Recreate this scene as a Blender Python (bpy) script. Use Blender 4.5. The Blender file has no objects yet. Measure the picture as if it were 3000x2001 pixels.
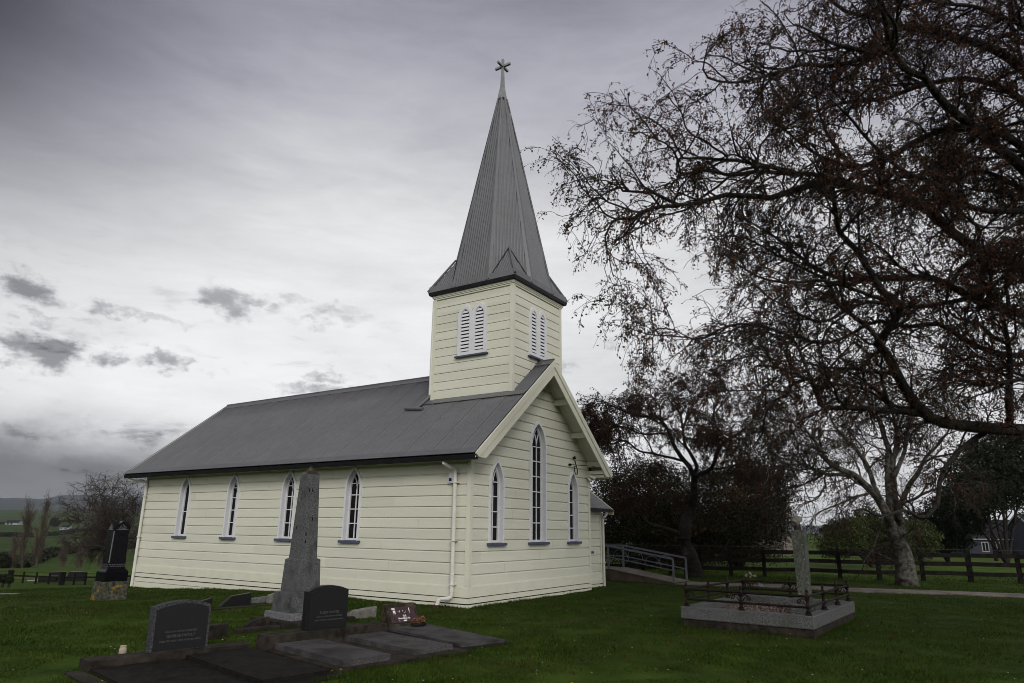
import bpy, math, random
import numpy as np
from mathutils import Vector
R = math.radians
rng = np.random.default_rng(7)
random.seed(5)
sc = bpy.context.scene
COL = sc.collection

# ------------------------------------------------------------------ camera geometry (24 mm lens on a 36 mm sensor)
CAM = np.array([8.8214, -11.869, 1.5613])
RT = np.array([0.83694203, 0.54718284, 0.01090769])
UP = np.array([0.13616763, -0.22749568, 0.96421164])
FW = np.array([-0.53008152, 0.80550398, 0.26490928])
FOC = 1999.36
R0 = np.array([0.83697, 0.54725]); F0 = np.array([-0.54725, 0.83697])

def at(px, py, depth):
    """point seen at a place of the 3000x2001 photograph, at a distance along the view"""
    return CAM + (FW * FOC + RT * (px - 1500) - UP * (py - 1000.5)) * (depth / FOC)

# ------------------------------------------------------------------ terrain
RL = [0, 14, 18, 24, 34, 48, 68, 105, 125, 170, 220, 450, 1000, 1500, 2200, 3200, 9000]
ZL = [0, 0, -.05, -.22, -.93, -1.88, -3.2, -3.62, -5.2, -8, -9.2, -9.6, -2.6, 8, 34, 38, 38]
RR = [0, 30, 45, 70, 110, 180, 330, 365, 600, 9000]
ZR = [0, 0, -.12, -.55, -1.6, -1.7, 1.1, .8, -6, -6]
def ground(x, y):
    x = np.asarray(x, float); y = np.asarray(y, float)
    dx, dy = x - CAM[0], y - CAM[1]
    r = np.hypot(dx, dy); a = np.arctan2(dx * R0[0] + dy * R0[1], dx * F0[0] + dy * F0[1])
    w = np.clip((-.30 - a) / .16, 0, 1); w = w * w * (3 - 2 * w)
    back = np.clip((np.abs(a) - 1.3) / .6, 0, 1)
    z = np.interp(r, RL, ZL) * w + np.interp(r, RR, ZR) * (1 - w)
    z = z * (1 - back)
    far = np.clip((r - 60) / 200, 0, 1)
    z = z + far * 1.2 * np.sin(x * .021 + 1) * np.sin(y * .017 + 2) * (1 - w * .6) * np.clip((600 - r) / 300, 0, 1) * .4
    near = np.clip((r - 15) / 10, 0, 1)
    return z + near * .02 * np.sin(x * 1.3) * np.sin(y * 1.1)
def gz(x, y): return float(ground(x, y))
def hit(px, py, rmax=3000):
    d = FW * FOC + RT * (px - 1500) - UP * (py - 1000.5); d = d / np.linalg.norm(d)
    t = np.geomspace(2, rmax, 4000); P = CAM + d * t[:, None]
    k = np.argmax(P[:, 2] < ground(P[:, 0], P[:, 1]))
    return P[k]
def on_ground(px, depth, dy=1690):
    p = at(px, dy, depth); return np.array([p[0], p[1], gz(p[0], p[1])])

# ------------------------------------------------------------------ object helpers
def link(o, parent=None):
    COL.objects.link(o)
    if parent is not None: o.parent = parent
    return o
def tag(o, label, cat, group=None, kind=None):
    if label: o['label'] = label
    if cat: o['category'] = cat
    if group: o['group'] = group
    if kind: o['kind'] = kind
    return o
def empty(name, loc, label, cat, group=None):
    o = bpy.data.objects.new(name, None); o.empty_display_size = .3
    link(o); o.location = [float(v) for v in loc]
    return tag(o, label, cat, group)
def arr_obj(name, V, F, mat, parent=None, smooth=False):
    """numpy verts (n,3) and faces (m,k) -> one mesh object"""
    V = np.asarray(V, np.float32).reshape(-1, 3); F = np.asarray(F, np.int32)
    m = bpy.data.meshes.new(name); k = F.shape[1]
    m.vertices.add(len(V)); m.vertices.foreach_set('co', V.ravel())
    m.loops.add(F.size); m.loops.foreach_set('vertex_index', F.ravel())
    m.polygons.add(len(F)); m.polygons.foreach_set('loop_start', np.arange(0, F.size, k, dtype=np.int32))
    if smooth: m.polygons.foreach_set('use_smooth', np.ones(len(F), bool))
    m.update(calc_edges=True); m.materials.append(mat)
    o = bpy.data.objects.new(name, m); link(o, parent)
    if parent is not None: shift(o, parent)
    return o
def shift(o, parent):
    """mesh data is written in world coordinates: keep it there under a moved parent"""
    l = parent.location.copy(); p = parent.parent
    while p is not None: l = l + p.location; p = p.parent
    if l.length > 1e-6: o.location = -l if o.location.length < 1e-9 else o.location
class MB:
    def __init__(s): s.v = []; s.f = []; s.m = []; s.mats = []
    def mi(s, mat):
        if mat not in s.mats: s.mats.append(mat)
        return s.mats.index(mat)
    def add(s, V, F, mat=None):
        b = len(s.v); s.v += [tuple(float(c) for c in p) for p in V]
        s.f += [tuple(b + i for i in f) for f in F]
        s.m += [s.mi(mat) if mat else 0] * len(F)
    def box(s, x0, x1, y0, y1, z0, z1, mat=None, fr=None):
        V = [(x, y, z) for z in (z0, z1) for x, y in ((x0, y0), (x1, y0), (x1, y1), (x0, y1))]
        if fr: V = [fr(*p) for p in V]
        s.add(V, [(3, 2, 1, 0), (4, 5, 6, 7), (0, 1, 5, 4), (1, 2, 6, 5), (2, 3, 7, 6), (3, 0, 4, 7)], mat)
    def taper(s, c, b, t, z0, z1, mat=None, fr=None):
        """square frustum: centre c, half widths b below and t above"""
        V = [(c[0] + h * i, c[1] + h * j, z) for h, z in ((b, z0), (t, z1)) for i, j in ((-1, -1), (1, -1), (1, 1), (-1, 1))]
        if fr: V = [fr(*p) for p in V]
        s.add(V, [(3, 2, 1, 0), (4, 5, 6, 7), (0, 1, 5, 4), (1, 2, 6, 5), (2, 3, 7, 6), (3, 0, 4, 7)], mat)
    def prism(s, poly, ext, fn, mat=None):
        """poly: list of (a,b); ext (e0,e1); fn(a,b,e)->xyz"""
        n = len(poly)
        s.add([fn(a, b, ext[0]) for a, b in poly] + [fn(a, b, ext[1]) for a, b in poly],
              [tuple(range(n - 1, -1, -1)), tuple(range(n, 2 * n))] + [(i, (i + 1) % n, n + (i + 1) % n, n + i) for i in range(n)], mat)
    def bar(s, p, q, w, h=None, up=(0, 0, 1), mat=None):
        p, q = Vector(p), Vector(q); d = (q - p).normalized(); u = Vector(up)
        a = d.cross(u)
        if a.length < 1e-4: a = d.cross(Vector((1, 0, 0)))
        a.normalize(); b = a.cross(d); h = h or w
        V = [c + a * (i * w / 2) + b * (j * h / 2) for c in (p, q) for i, j in ((-1, -1), (1, -1), (1, 1), (-1, 1))]
        s.add(V, [(0, 1, 2, 3), (7, 6, 5, 4), (0, 4, 5, 1), (1, 5, 6, 2), (2, 6, 7, 3), (3, 7, 4, 0)], mat)
    def tube(s, path, r, n=10, mat=None, cap=True):
        path = [Vector([float(c) for c in p]) for p in path]; rr = r if isinstance(r, (list, tuple)) else [r] * len(path)
        V = []; prev = None
        for i, p in enumerate(path):
            d = (path[min(i + 1, len(path) - 1)] - path[max(i - 1, 0)]).normalized()
            if prev is None:
                a = d.cross(Vector((0, 0, 1)))
                if a.length < 1e-3: a = d.cross(Vector((1, 0, 0)))
            else: a = prev - d * prev.dot(d)
            a.normalize(); prev = a; b = d.cross(a)
            V += [p + (a * math.cos(2 * math.pi * k / n) + b * math.sin(2 * math.pi * k / n)) * rr[i] for k in range(n)]
        F = [(i * n + k, i * n + (k + 1) % n, (i + 1) * n + (k + 1) % n, (i + 1) * n + k) for i in range(len(path) - 1) for k in range(n)]
        if cap: F += [tuple(range(n - 1, -1, -1)), tuple((len(path) - 1) * n + k for k in range(n))]
        s.add(V, F, mat)
    def lathe(s, c, prof, n=12, mat=None, fr=None):
        V = [(c[0] + r * math.cos(2 * math.pi * k / n), c[1] + r * math.sin(2 * math.pi * k / n), c[2] + z) for r, z in prof for k in range(n)]
        if fr: V = [fr(*p) for p in V]
        m = len(prof)
        s.add(V, [(i * n + k, i * n + (k + 1) % n, (i + 1) * n + (k + 1) % n, (i + 1) * n + k) for i in range(m - 1) for k in range(n)]
              + [tuple(range(n - 1, -1, -1)), tuple((m - 1) * n + k for k in range(n))], mat)
    def build(s, name, mat=None, parent=None, smooth=False, bevel=0, label=None):
        m = bpy.data.meshes.new(name); m.from_pydata(s.v, [], s.f)
        for mm in (s.mats or [mat]): m.materials.append(mm)
        if s.mats: m.polygons.foreach_set('material_index', s.m)
        if smooth: m.polygons.foreach_set('use_smooth', [True] * len(m.polygons))
        m.update()
        o = bpy.data.objects.new(name, m); link(o, parent)
        if parent is not None: shift(o, parent)
        if bevel:
            b = o.modifiers.new('bevel', 'BEVEL'); b.width = bevel; b.segments = 2; b.limit_method = 'ANGLE'; b.angle_limit = R(40)
        if label: o['label'] = label
        return o

# ------------------------------------------------------------------ materials
def mat(name, c1, c2=None, scale=4, rough=.7, bump=0, bscale=40, metal=0, spec=.12, detail=6, c3=None, s3=1.0, t3=(.55, .7), island=0, stretch=None, lo=.35, hi=.65, bdist=.02):
    m = bpy.data.materials.new(name); m.use_nodes = True; nt = m.node_tree; N = nt.nodes; L = nt.links
    b = N['Principled BSDF']; b.inputs['Roughness'].default_value = rough; b.inputs['Metallic'].default_value = metal
    b.inputs['Specular IOR Level'].default_value = spec
    tc = N.new('ShaderNodeTexCoord'); src = tc.outputs['Object']
    if stretch:
        mp = N.new('ShaderNodeMapping'); mp.inputs['Scale'].default_value = stretch; L.new(src, mp.inputs[0]); src = mp.outputs[0]
    col = None
    if c2:
        n = N.new('ShaderNodeTexNoise'); n.inputs['Scale'].default_value = scale; n.inputs['Detail'].default_value = detail
        n.inputs['Roughness'].default_value = .65
        L.new(src, n.inputs['Vector'])
        r = N.new('ShaderNodeValToRGB'); r.color_ramp.elements[0].position = lo; r.color_ramp.elements[1].position = hi
        r.color_ramp.elements[0].color = (*c1, 1); r.color_ramp.elements[1].color = (*c2, 1)
        if island:
            g = N.new('ShaderNodeNewGeometry'); mx = N.new('ShaderNodeMath'); mx.operation = 'MULTIPLY_ADD'
            mx.inputs[1].default_value = island; L.new(g.outputs['Random Per Island'], mx.inputs[0]); 
            m2 = N.new('ShaderNodeMath'); m2.operation = 'MULTIPLY'; m2.inputs[1].default_value = 1 - island; L.new(n.outputs['Fac'], m2.inputs[0])
            L.new(m2.outputs[0], mx.inputs[2]); L.new(mx.outputs[0], r.inputs[0])
        else: L.new(n.outputs['Fac'], r.inputs[0])
        col = r.outputs[0]
        if c3:
            n3 = N.new('ShaderNodeTexNoise'); n3.inputs['Scale'].default_value = s3; n3.inputs['Detail'].default_value = 5; L.new(src, n3.inputs['Vector'])
            r3 = N.new('ShaderNodeValToRGB'); r3.color_ramp.elements[0].position = t3[0]; r3.color_ramp.elements[1].position = t3[1]
            L.new(n3.outputs['Fac'], r3.inputs[0])
            mi = N.new('ShaderNodeMix'); mi.data_type = 'RGBA'; L.new(r3.outputs[0], mi.inputs[0]); L.new(col, mi.inputs[6]); mi.inputs[7].default_value = (*c3, 1)
            col = mi.outputs[2]
        L.new(col, b.inputs['Base Color'])
    else: b.inputs['Base Color'].default_value = (*c1, 1)
    if bump:
        n2 = N.new('ShaderNodeTexNoise'); n2.inputs['Scale'].default_value = bscale; n2.inputs['Detail'].default_value = 5; L.new(src, n2.inputs['Vector'])
        bp = N.new('ShaderNodeBump'); bp.inputs['Strength'].default_value = bump; bp.inputs['Distance'].default_value = bdist
        L.new(n2.outputs['Fac'], bp.inputs['Height']); L.new(bp.outputs[0], b.inputs['Normal'])
    return m
M = {}
M['cream'] = mat('cream_paint', (.60, .59, .487), (.645, .636, .535), 2.2, .55, .10, 60, stretch=(.35, .35, 3), c3=(.55, .54, .44), s3=1.1, t3=(.5, .8))
M['cream_trim'] = mat('cream_trim_paint', (.60, .588, .475), (.645, .63, .52), 3, .5, .06, 50)
M['white'] = mat('white_paint', (.60, .60, .62), (.66, .66, .68), 5, .45, .05, 60)
M['pvc'] = mat('cream_pipe', (.57, .56, .50), (.64, .63, .57), 3, .35, .03, 40)
M['slate'] = mat('slate_blue_paint', (.062, .068, .105), (.085, .092, .135), 6, .5, .1, 60)
M['glass'] = mat('dark_window_glass', (.005, .005, .006), (.010, .009, .010), 3, .16, .06, 4, spec=.10)
M['roof'] = mat('grey_roof_iron', (.096, .096, .102), (.114, .114, .121), .8, .30, .03, 30, metal=0, spec=.55, c3=(.088, .088, .092), s3=5, t3=(.4, .8))
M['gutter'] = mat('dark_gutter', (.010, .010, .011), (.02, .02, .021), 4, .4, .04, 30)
M['steel'] = mat('grey_steel_finial', (.20, .20, .205), (.27, .27, .275), 8, .45, .05, 40)
M['granite'] = mat('speckled_grey_granite', (.034, .034, .036), (.135, .135, .14), 58, .5, .25, 60, detail=3, c3=(.035, .034, .033), s3=5, t3=(.5, .75), lo=.36, hi=.66)
M['granite_pale'] = mat('pale_granite', (.055, .055, .058), (.20, .20, .205), 70, .55, .15, 100, detail=3, lo=.4, hi=.62)
M['granite_dark'] = mat('dark_polished_granite', (.0055, .0055, .006), (.013, .013, .014), 70, .35, .06, 60, detail=3, spec=.25)
M['granite_edge'] = mat('rough_granite_edge', (.018, .018, .02), (.075, .075, .082), 45, .8, .7, 45, detail=4)
M['black'] = mat('black_granite', (.0025, .0025, .0032), (.005, .005, .0065), 8, .22, .02, 30, spec=.12)
M['carve'] = mat('carved_grey', (.08, .08, .085), (.14, .14, .145), 30, .7)
M['letter'] = mat('engraved_lettering', (.055, .055, .058), (.09, .09, .095), 40, .8)
M['lichen'] = mat('lichened_stone', (.016, .015, .010), (.10, .10, .075), 16, .9, .9, 22, c3=(.22, .125, .012), s3=6, t3=(.56, .64))
M['slab'] = mat('weathered_concrete_slab', (.020, .019, .019), (.125, .118, .118), 75, .85, .6, 90, detail=6, c3=(.026, .024, .023), s3=3.2, t3=(.42, .72), lo=.36, hi=.68)
M['slab_dark'] = mat('dark_mossy_concrete', (.0045, .004, .0035), (.014, .0125, .0105), 7, .9, .5, 40, detail=9, c3=(.028, .025, .022), s3=2.2, t3=(.6, .78))
M['kerb'] = mat('brown_stained_concrete', (.010, .008, .006), (.042, .034, .028), 6, .9, .5, 35, detail=9, c3=(.015, .015, .011), s3=2, t3=(.5, .7))
M['kerb_pale'] = mat('pale_mottled_concrete', (.08, .075, .062), (.22, .21, .19), 8, .9, .5, 30, c3=(.03, .026, .02), s3=3, t3=(.5, .62))
M['grave_granite'] = mat('grey_grave_granite', (.030, .031, .031), (.125, .128, .126), 60, .6, .2, 90, detail=4, c3=(.055, .055, .045), s3=3, t3=(.52, .75), lo=.38, hi=.64)
M['column'] = mat('lichened_granite_column', (.030, .033, .027), (.115, .12, .10), 26, .8, .4, 60, detail=8, c3=(.045, .05, .036), s3=4, t3=(.5, .7))
M['foundation'] = mat('dark_mossy_brick', (.008, .008, .006), (.035, .027, .02), 9, .95, .6, 25)
M['iron'] = mat('rusty_cast_iron', (.0035, .003, .003), (.012, .007, .005), 14, .6, .4, 50, c3=(.04, .017, .008), s3=8, t3=(.58, .7))
M['gravel'] = mat('gravel_stones', (.02, .012, .01), (.20, .15, .13), 3, .8, island=.85)
M['plaque'] = mat('brown_plaque', (.038, .022, .024), (.058, .035, .038), 12, .4, .05, 30)
M['flake'] = mat('white_plaque_paint', (.62, .60, .60))
M['moss'] = mat('mossy_stone', (.012, .011, .006), (.07, .06, .036), 11, .95, .7, 30, c3=(.02, .016, .011), s3=4, t3=(.45, .65))
M['jar'] = mat('stained_white_jar', (.30, .25, .17), (.46, .42, .33), 14, .4, c3=(.20, .08, .025), s3=7, t3=(.52, .68))
M['brick'] = mat('brown_brick', (.035, .02, .013), (.075, .045, .03), 14, .9, .5, 40)
M['path'] = mat('concrete_path', (.105, .088, .078), (.17, .148, .130), 5, .9, .3, 50, c3=(.06, .05, .042), s3=1.2, t3=(.5, .75))
M['ramp_wall'] = mat('brown_concrete_wall', (.045, .033, .026), (.085, .066, .052), 3, .9, .3, 30)
M['rail'] = mat('slate_grey_rail', (.085, .088, .108), (.112, .116, .140), 6, .5)
M['fence'] = mat('dark_creosoted_timber', (.004, .0035, .003), (.013, .011, .009), 5, .85, .4, 20, stretch=(1, 1, .4))
M['wire'] = mat('dull_wire', (.05, .05, .05))
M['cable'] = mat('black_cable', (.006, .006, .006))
M['alarm_white'] = mat('alarm_case', (.50, .50, .50)); M['alarm_blue'] = mat('alarm_lens', (.004, .008, .05))
M['bark'] = mat('grey_brown_bark', (.009, .0075, .0065), (.034, .030, .026), 14, .9, .9, 25, c3=(.085, .08, .07), s3=2.6, t3=(.62, .76), bdist=.03)
M['bark_pale'] = mat('pale_lichened_bark', (.022, .019, .015), (.135, .126, .11), 9, .9, .7, 25, c3=(.022, .019, .016), s3=4, t3=(.55, .66), bdist=.03)
M['twig'] = mat('dark_twig', (.014, .0085, .0075), (.028, .018, .015), 6, .8)
M['twig_left'] = mat('brown_twig', (.030, .021, .018), (.062, .047, .040), 6, .8)
M['leaf'] = mat('autumn_leaf', (.022, .014, .009), (.125, .046, .019), 1.2, .6, island=.7, c3=(.03, .028, .010), s3=.8, t3=(.5, .65), lo=.3, hi=.9)
M['leaf_dark'] = mat('dark_evergreen_leaf', (.006, .007, .0035), (.028, .026, .011), 1.0, .6, island=.7, c3=(.050, .021, .009), s3=.7, t3=(.56, .74))
M['leaf_green'] = mat('olive_green_leaf', (.022, .032, .010), (.075, .09, .03), 1.0, .6, island=.6)
M['leaf_conifer'] = mat('conifer_needle', (.006, .009, .005), (.018, .024, .011), 1.0, .6, island=.6)
M['poplar'] = mat('brown_poplar_twig', (.045, .034, .026), (.12, .095, .072), .6, .8, island=.5)
M['hedge'] = mat('dark_hedge', (.008, .010, .005), (.024, .028, .012), .6, .8, island=.6)
M['grass'] = mat('grass_blade', (.011, .025, .0028), (.048, .074, .0095), 1.1, .6, island=.45, c3=(.048, .050, .014), s3=.55, t3=(.48, .75), lo=.25, hi=.75, spec=.05)
M['wood_shed'] = mat('weathered_boards', (.10, .09, .075), (.2, .18, .155), 3, .9)
M['housewall'] = mat('blue_grey_cladding', (.028, .030, .042), (.04, .043, .058), 2, .7)
M['houseroof'] = mat('dark_house_roof', (.010, .010, .012), (.018, .018, .021), 1, .6)
M['white_far'] = mat('white_trim', (.26, .26, .26))
M['cow_black'] = mat('black_hide', (.008, .007, .007)); M['cow_white'] = mat('black_and_white_hide', (.01, .009, .009), (.5, .48, .45), 1.2, .8, lo=.52, hi=.54)

def board_tone(m, pitch, zref, amount=.10):
    nt = m.node_tree; N = nt.nodes; L = nt.links; b = N['Principled BSDF']; old = b.inputs['Base Color'].links[0].from_socket
    tc = N.new('ShaderNodeTexCoord'); sp = N.new('ShaderNodeSeparateXYZ'); L.new(tc.outputs['Object'], sp.inputs[0])
    a = N.new('ShaderNodeMath'); a.operation = 'MULTIPLY_ADD'; a.inputs[1].default_value = 1 / pitch; a.inputs[2].default_value = -zref / pitch; L.new(sp.outputs[2], a.inputs[0])
    f = N.new('ShaderNodeMath'); f.operation = 'FLOOR'; L.new(a.outputs[0], f.inputs[0])
    h = N.new('ShaderNodeMath'); h.operation = 'ADD'; L.new(sp.outputs[0], h.inputs[0]); L.new(sp.outputs[1], h.inputs[1])
    k = N.new('ShaderNodeMath'); k.operation = 'MULTIPLY_ADD'; k.inputs[1].default_value = .27; L.new(h.outputs[0], k.inputs[0])
    wn0 = N.new('ShaderNodeTexWhiteNoise'); wn0.noise_dimensions = '1D'; L.new(f.outputs[0], wn0.inputs['W']); L.new(wn0.outputs['Value'], k.inputs[2])
    fk = N.new('ShaderNodeMath'); fk.operation = 'FLOOR'; L.new(k.outputs[0], fk.inputs[0])
    cb = N.new('ShaderNodeCombineXYZ'); L.new(f.outputs[0], cb.inputs[0]); L.new(fk.outputs[0], cb.inputs[1])
    wn = N.new('ShaderNodeTexWhiteNoise'); L.new(cb.outputs[0], wn.inputs['Vector'])
    # fine grain along the board, and blotches of grime
    mp = N.new('ShaderNodeMapping'); mp.inputs['Scale'].default_value = (1.2, 1.2, 34); L.new(tc.outputs['Object'], mp.inputs[0])
    gn = N.new('ShaderNodeTexNoise'); gn.inputs['Scale'].default_value = 2.4; gn.inputs['Detail'].default_value = 8; L.new(mp.outputs[0], gn.inputs['Vector'])
    g2 = N.new('ShaderNodeTexNoise'); g2.inputs['Scale'].default_value = 26; g2.inputs['Detail'].default_value = 4; L.new(tc.outputs['Object'], g2.inputs['Vector'])
    s1 = N.new('ShaderNodeMath'); s1.operation = 'MULTIPLY_ADD'; s1.inputs[1].default_value = amount; s1.inputs[2].default_value = 1 - amount * .5 - .10; L.new(wn.outputs['Value'], s1.inputs[0])
    s2 = N.new('ShaderNodeMath'); s2.operation = 'MULTIPLY_ADD'; s2.inputs[1].default_value = .10; L.new(gn.outputs['Fac'], s2.inputs[0]); L.new(s1.outputs[0], s2.inputs[2])
    s3 = N.new('ShaderNodeMath'); s3.operation = 'MULTIPLY_ADD'; s3.inputs[1].default_value = .10; L.new(g2.outputs['Fac'], s3.inputs[0]); L.new(s2.outputs[0], s3.inputs[2])
    vm = N.new('ShaderNodeVectorMath'); vm.operation = 'SCALE'; L.new(old, vm.inputs[0]); L.new(s3.outputs[0], vm.inputs['Scale']); L.new(vm.outputs[0], b.inputs['Base Color'])
board_tone(M['cream'], .23, .414)
def translucent(m, f=.45):
    nt = m.node_tree; N = nt.nodes; L = nt.links; b = N['Principled BSDF']; out = N['Material Output']
    t = N.new('ShaderNodeBsdfTranslucent'); x = N.new('ShaderNodeMixShader'); x.inputs[0].default_value = f
    L.new(b.inputs['Base Color'].links[0].from_socket, t.inputs['Color']); L.new(b.outputs[0], x.inputs[1]); L.new(t.outputs[0], x.inputs[2]); L.new(x.outputs[0], out.inputs['Surface'])
def ground_material():
    m = mat('grass_ground', (.013, .028, .003), (.038, .064, .009), 1.6, .9, .8, 22, detail=12, bdist=.05)
    nt = m.node_tree; N = nt.nodes; L = nt.links; b = N['Principled BSDF']; b.inputs['Specular IOR Level'].default_value = .05
    old = b.inputs['Base Color'].links[0].from_socket
    tc = N.new('ShaderNodeTexCoord')
    n = N.new('ShaderNodeTexNoise'); n.inputs['Scale'].default_value = .035; n.inputs['Detail'].default_value = 6; L.new(tc.outputs['Object'], n.inputs['Vector'])
    r = N.new('ShaderNodeValToRGB'); r.color_ramp.elements[0].position = .42; r.color_ramp.elements[1].position = .62
    r.color_ramp.elements[0].color = (.8, .8, .8, 1); r.color_ramp.elements[1].color = (1.35, 1.3, 1.1, 1)
    L.new(n.outputs['Fac'], r.inputs[0])
    x = N.new('ShaderNodeMix'); x.data_type = 'RGBA'; x.blend_type = 'MULTIPLY'; x.inputs[0].default_value = 1
    L.new(old, x.inputs[6]); L.new(r.outputs[0], x.inputs[7]); L.new(x.outputs[2], b.inputs['Base Color'])
    return m
M['ground'] = ground_material()
M['pasture'] = mat('lush_pasture', (.026, .050, .007), (.070, .108, .018), .9, .9, .8, 9, detail=12, spec=.03, c3=(.038, .060, .010), s3=.06, t3=(.45, .6), bdist=.08)
for k_ in ('leaf', 'leaf_green', 'grass'): translucent(M[k_], .35 if k_ == 'leaf' else .3)

# ------------------------------------------------------------------ ground, hills, path
NA, NR = 420, 230
ang = np.linspace(-math.pi, math.pi, NA, endpoint=False)
rad = np.concatenate([np.linspace(.02, 40, 110), np.geomspace(40.5, 9000, NR - 110)])
A, Rd = np.meshgrid(ang, rad)
gx = CAM[0] + Rd * (np.sin(A) * R0[0] + np.cos(A) * F0[0]); gy = CAM[1] + Rd * (np.sin(A) * R0[1] + np.cos(A) * F0[1])
V = np.stack([gx, gy, ground(gx, gy)], -1).reshape(-1, 3)
V = np.vstack([V, [[CAM[0], CAM[1], 0]]])
i, j = np.meshgrid(np.arange(NR - 1), np.arange(NA), indexing='ij'); j2 = (j + 1) % NA
F = np.stack([i * NA + j, i * NA + j2, (i + 1) * NA + j2, (i + 1) * NA + j], -1).reshape(-1, 4)
c = len(V) - 1
F = np.vstack([F, np.stack([np.full(NA, c), np.full(NA, c), (np.arange(NA) + 1) % NA, np.arange(NA)], -1)[:0]])
g = arr_obj('ground', V, F, M['ground'], smooth=True); g.data.materials.append(M['pasture'])
cen = V[F].mean(1); dx_, dy_ = cen[:, 0] - CAM[0], cen[:, 1] - CAM[1]; rr_ = np.hypot(dx_, dy_); aa_ = np.arctan2(dx_ * R0[0] + dy_ * R0[1], dx_ * F0[0] + dy_ * F0[1])
past = ((cen[:, 0] - .16) * -.312 + (cen[:, 1] - 14.15) * .950 > .1) & (aa_ > -.38) & (rr_ < 400) | (aa_ <= -.38) & (rr_ > 69) & (rr_ < 135)
g.data.polygons.foreach_set('material_index', past.astype(np.int32)); g['kind'] = 'structure'; g['label'] = 'grassy churchyard and pasture'

def hills(name, r, width, a0, a1, prof, m):
    n = 160; aa = np.linspace(a0, a1, n); rows = []
    for k in range(9):
        t = k / 8; rr = r - width / 2 + width * t
        h = np.sin(t * math.pi) ** .9
        amp = np.interp(aa, *prof) * (1 + .06 * np.sin(aa * 61 + k) + .04 * np.sin(aa * 143 + 2 * k))
        rows.append(np.stack([CAM[0] + rr * (np.sin(aa) * R0[0] + np.cos(aa) * F0[0]), CAM[1] + rr * (np.sin(aa) * R0[1] + np.cos(aa) * F0[1]), 20 * 0 + h * amp - 25 * (1 - h)], -1))
    V = np.array(rows).reshape(-1, 3); i, j = np.meshgrid(np.arange(8), np.arange(n - 1), indexing='ij')
    F = np.stack([i * n + j, i * n + j + 1, (i + 1) * n + j + 1, (i + 1) * n + j], -1).reshape(-1, 4)
    o = arr_obj(name, V, F, m, smooth=True); o['kind'] = 'structure'; return o
M['hill'] = mat('bush_clad_hill', (.014, .018, .014), (.028, .034, .026), .004, .95)
M['hill2'] = mat('pasture_hill', (.028, .036, .022), (.052, .06, .042), .004, .95, c3=(.025, .03, .022), s3=.007, t3=(.55, .6))
hills('hills', 5600, 2200, -1.1, -.1, ([-1.1, -.75, -.64, -.57, -.545, -.50, -.42, -.3, -.1], [150, 140, 158, 176, 196, 192, 170, 150, 110]), M['hill'])
hills('pasture_hills', 3000, 900, -1.1, -.15, ([-1.1, -.64, -.6, -.55, -.5, -.4, -.15], [40, 46, 52, 55, 53, 50, 34]), M['hill2'])
hills('distant_hills', 6500, 1500, .1, 1.0, ([.1, .35, .42, .5, .7, 1.0], [40, 45, 62, 70, 110, 120]), M['hill'])

def strip(name, pts, w, th, m):
    b = MB(); pts = [Vector(p) for p in pts]; n = len(pts); V = []
    for i, p in enumerate(pts):
        d = (pts[min(i + 1, n - 1)] - pts[max(i - 1, 0)]); s = Vector((-d.y, d.x, 0)).normalized() * (w / 2)
        V += [p - s + Vector((0, 0, th)), p + s + Vector((0, 0, th)), p - s - Vector((0, 0, .1)), p + s - Vector((0, 0, .1))]
    F = []
    for i in range(n - 1):
        a, c = 4 * i, 4 * i + 4
        F += [(a, c, c + 1, a + 1), (a + 2, c + 2, c, a), (a + 1, c + 1, c + 3, a + 3)]
    b.add(V, F); o = b.build(name, m); o['kind'] = 'structure'; return o
PATH = [(.95, 9.83), (1.6, 9.86), (2.6, 10.0), (4, 10.26), (5.5, 10.55), (7.5, 10.95), (9.8, 11.45), (13, 12.2), (17, 13.3)]
strip('path', [(x, y, gz(x, y)) for x, y in PATH], 1.26, .03, M['path'])

# ------------------------------------------------------------------ the church
P = .23                                   # weatherboard pitch
W, LEN = 5.5247, 12.5
ZR_, ZE, OX, OY = 5.667, 3.044, .483, .4926
SL = (ZR_ - ZE) / (W / 2 + OY)
church = empty('church', (-6, W / 2, 0), 'cream weatherboard country church with corrugated grey roof and pointed spire', 'church')
def roof_z(y): return ZR_ - SL * abs(y - W / 2)

class Lancet:
    def __init__(s, c, a, zb, zs, zt):
        s.c, s.a, s.zb, s.zs, s.zt = c, a, zb, zs, zt
        h = zt - zs; s.R = (a * a + h * h) / (2 * a)
    def hw(s, z, d=0):
        a = s.a - d
        if z < s.zb - 1e-6: return 0
        if z <= s.zs: return a
        q = (s.R - d) ** 2 - (z - s.zs) ** 2
        return max(0, math.sqrt(q) - (s.R - s.a)) if q > 0 else 0
    def top(s, d=0): return s.zs + math.sqrt(max(0, (s.R - d) ** 2 - (s.R - s.a) ** 2))
    def outline(s, d=0, n=10, zb=None):
        zb = s.zb if zb is None else zb; ht = s.top(d) - s.zs; a1 = math.asin(min(1, ht / (s.R - d)))
        right = [((s.a - s.R) + (s.R - d) * math.cos(a1 * k / n), s.zs + (s.R - d) * math.sin(a1 * k / n)) for k in range(n + 1)]
        left = [(-x, z) for x, z in reversed(right[:-1])]
        return [(s.a - d, zb)] + right + left + [(-(s.a - d), zb)]   # from bottom right over the top to bottom left

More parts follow.
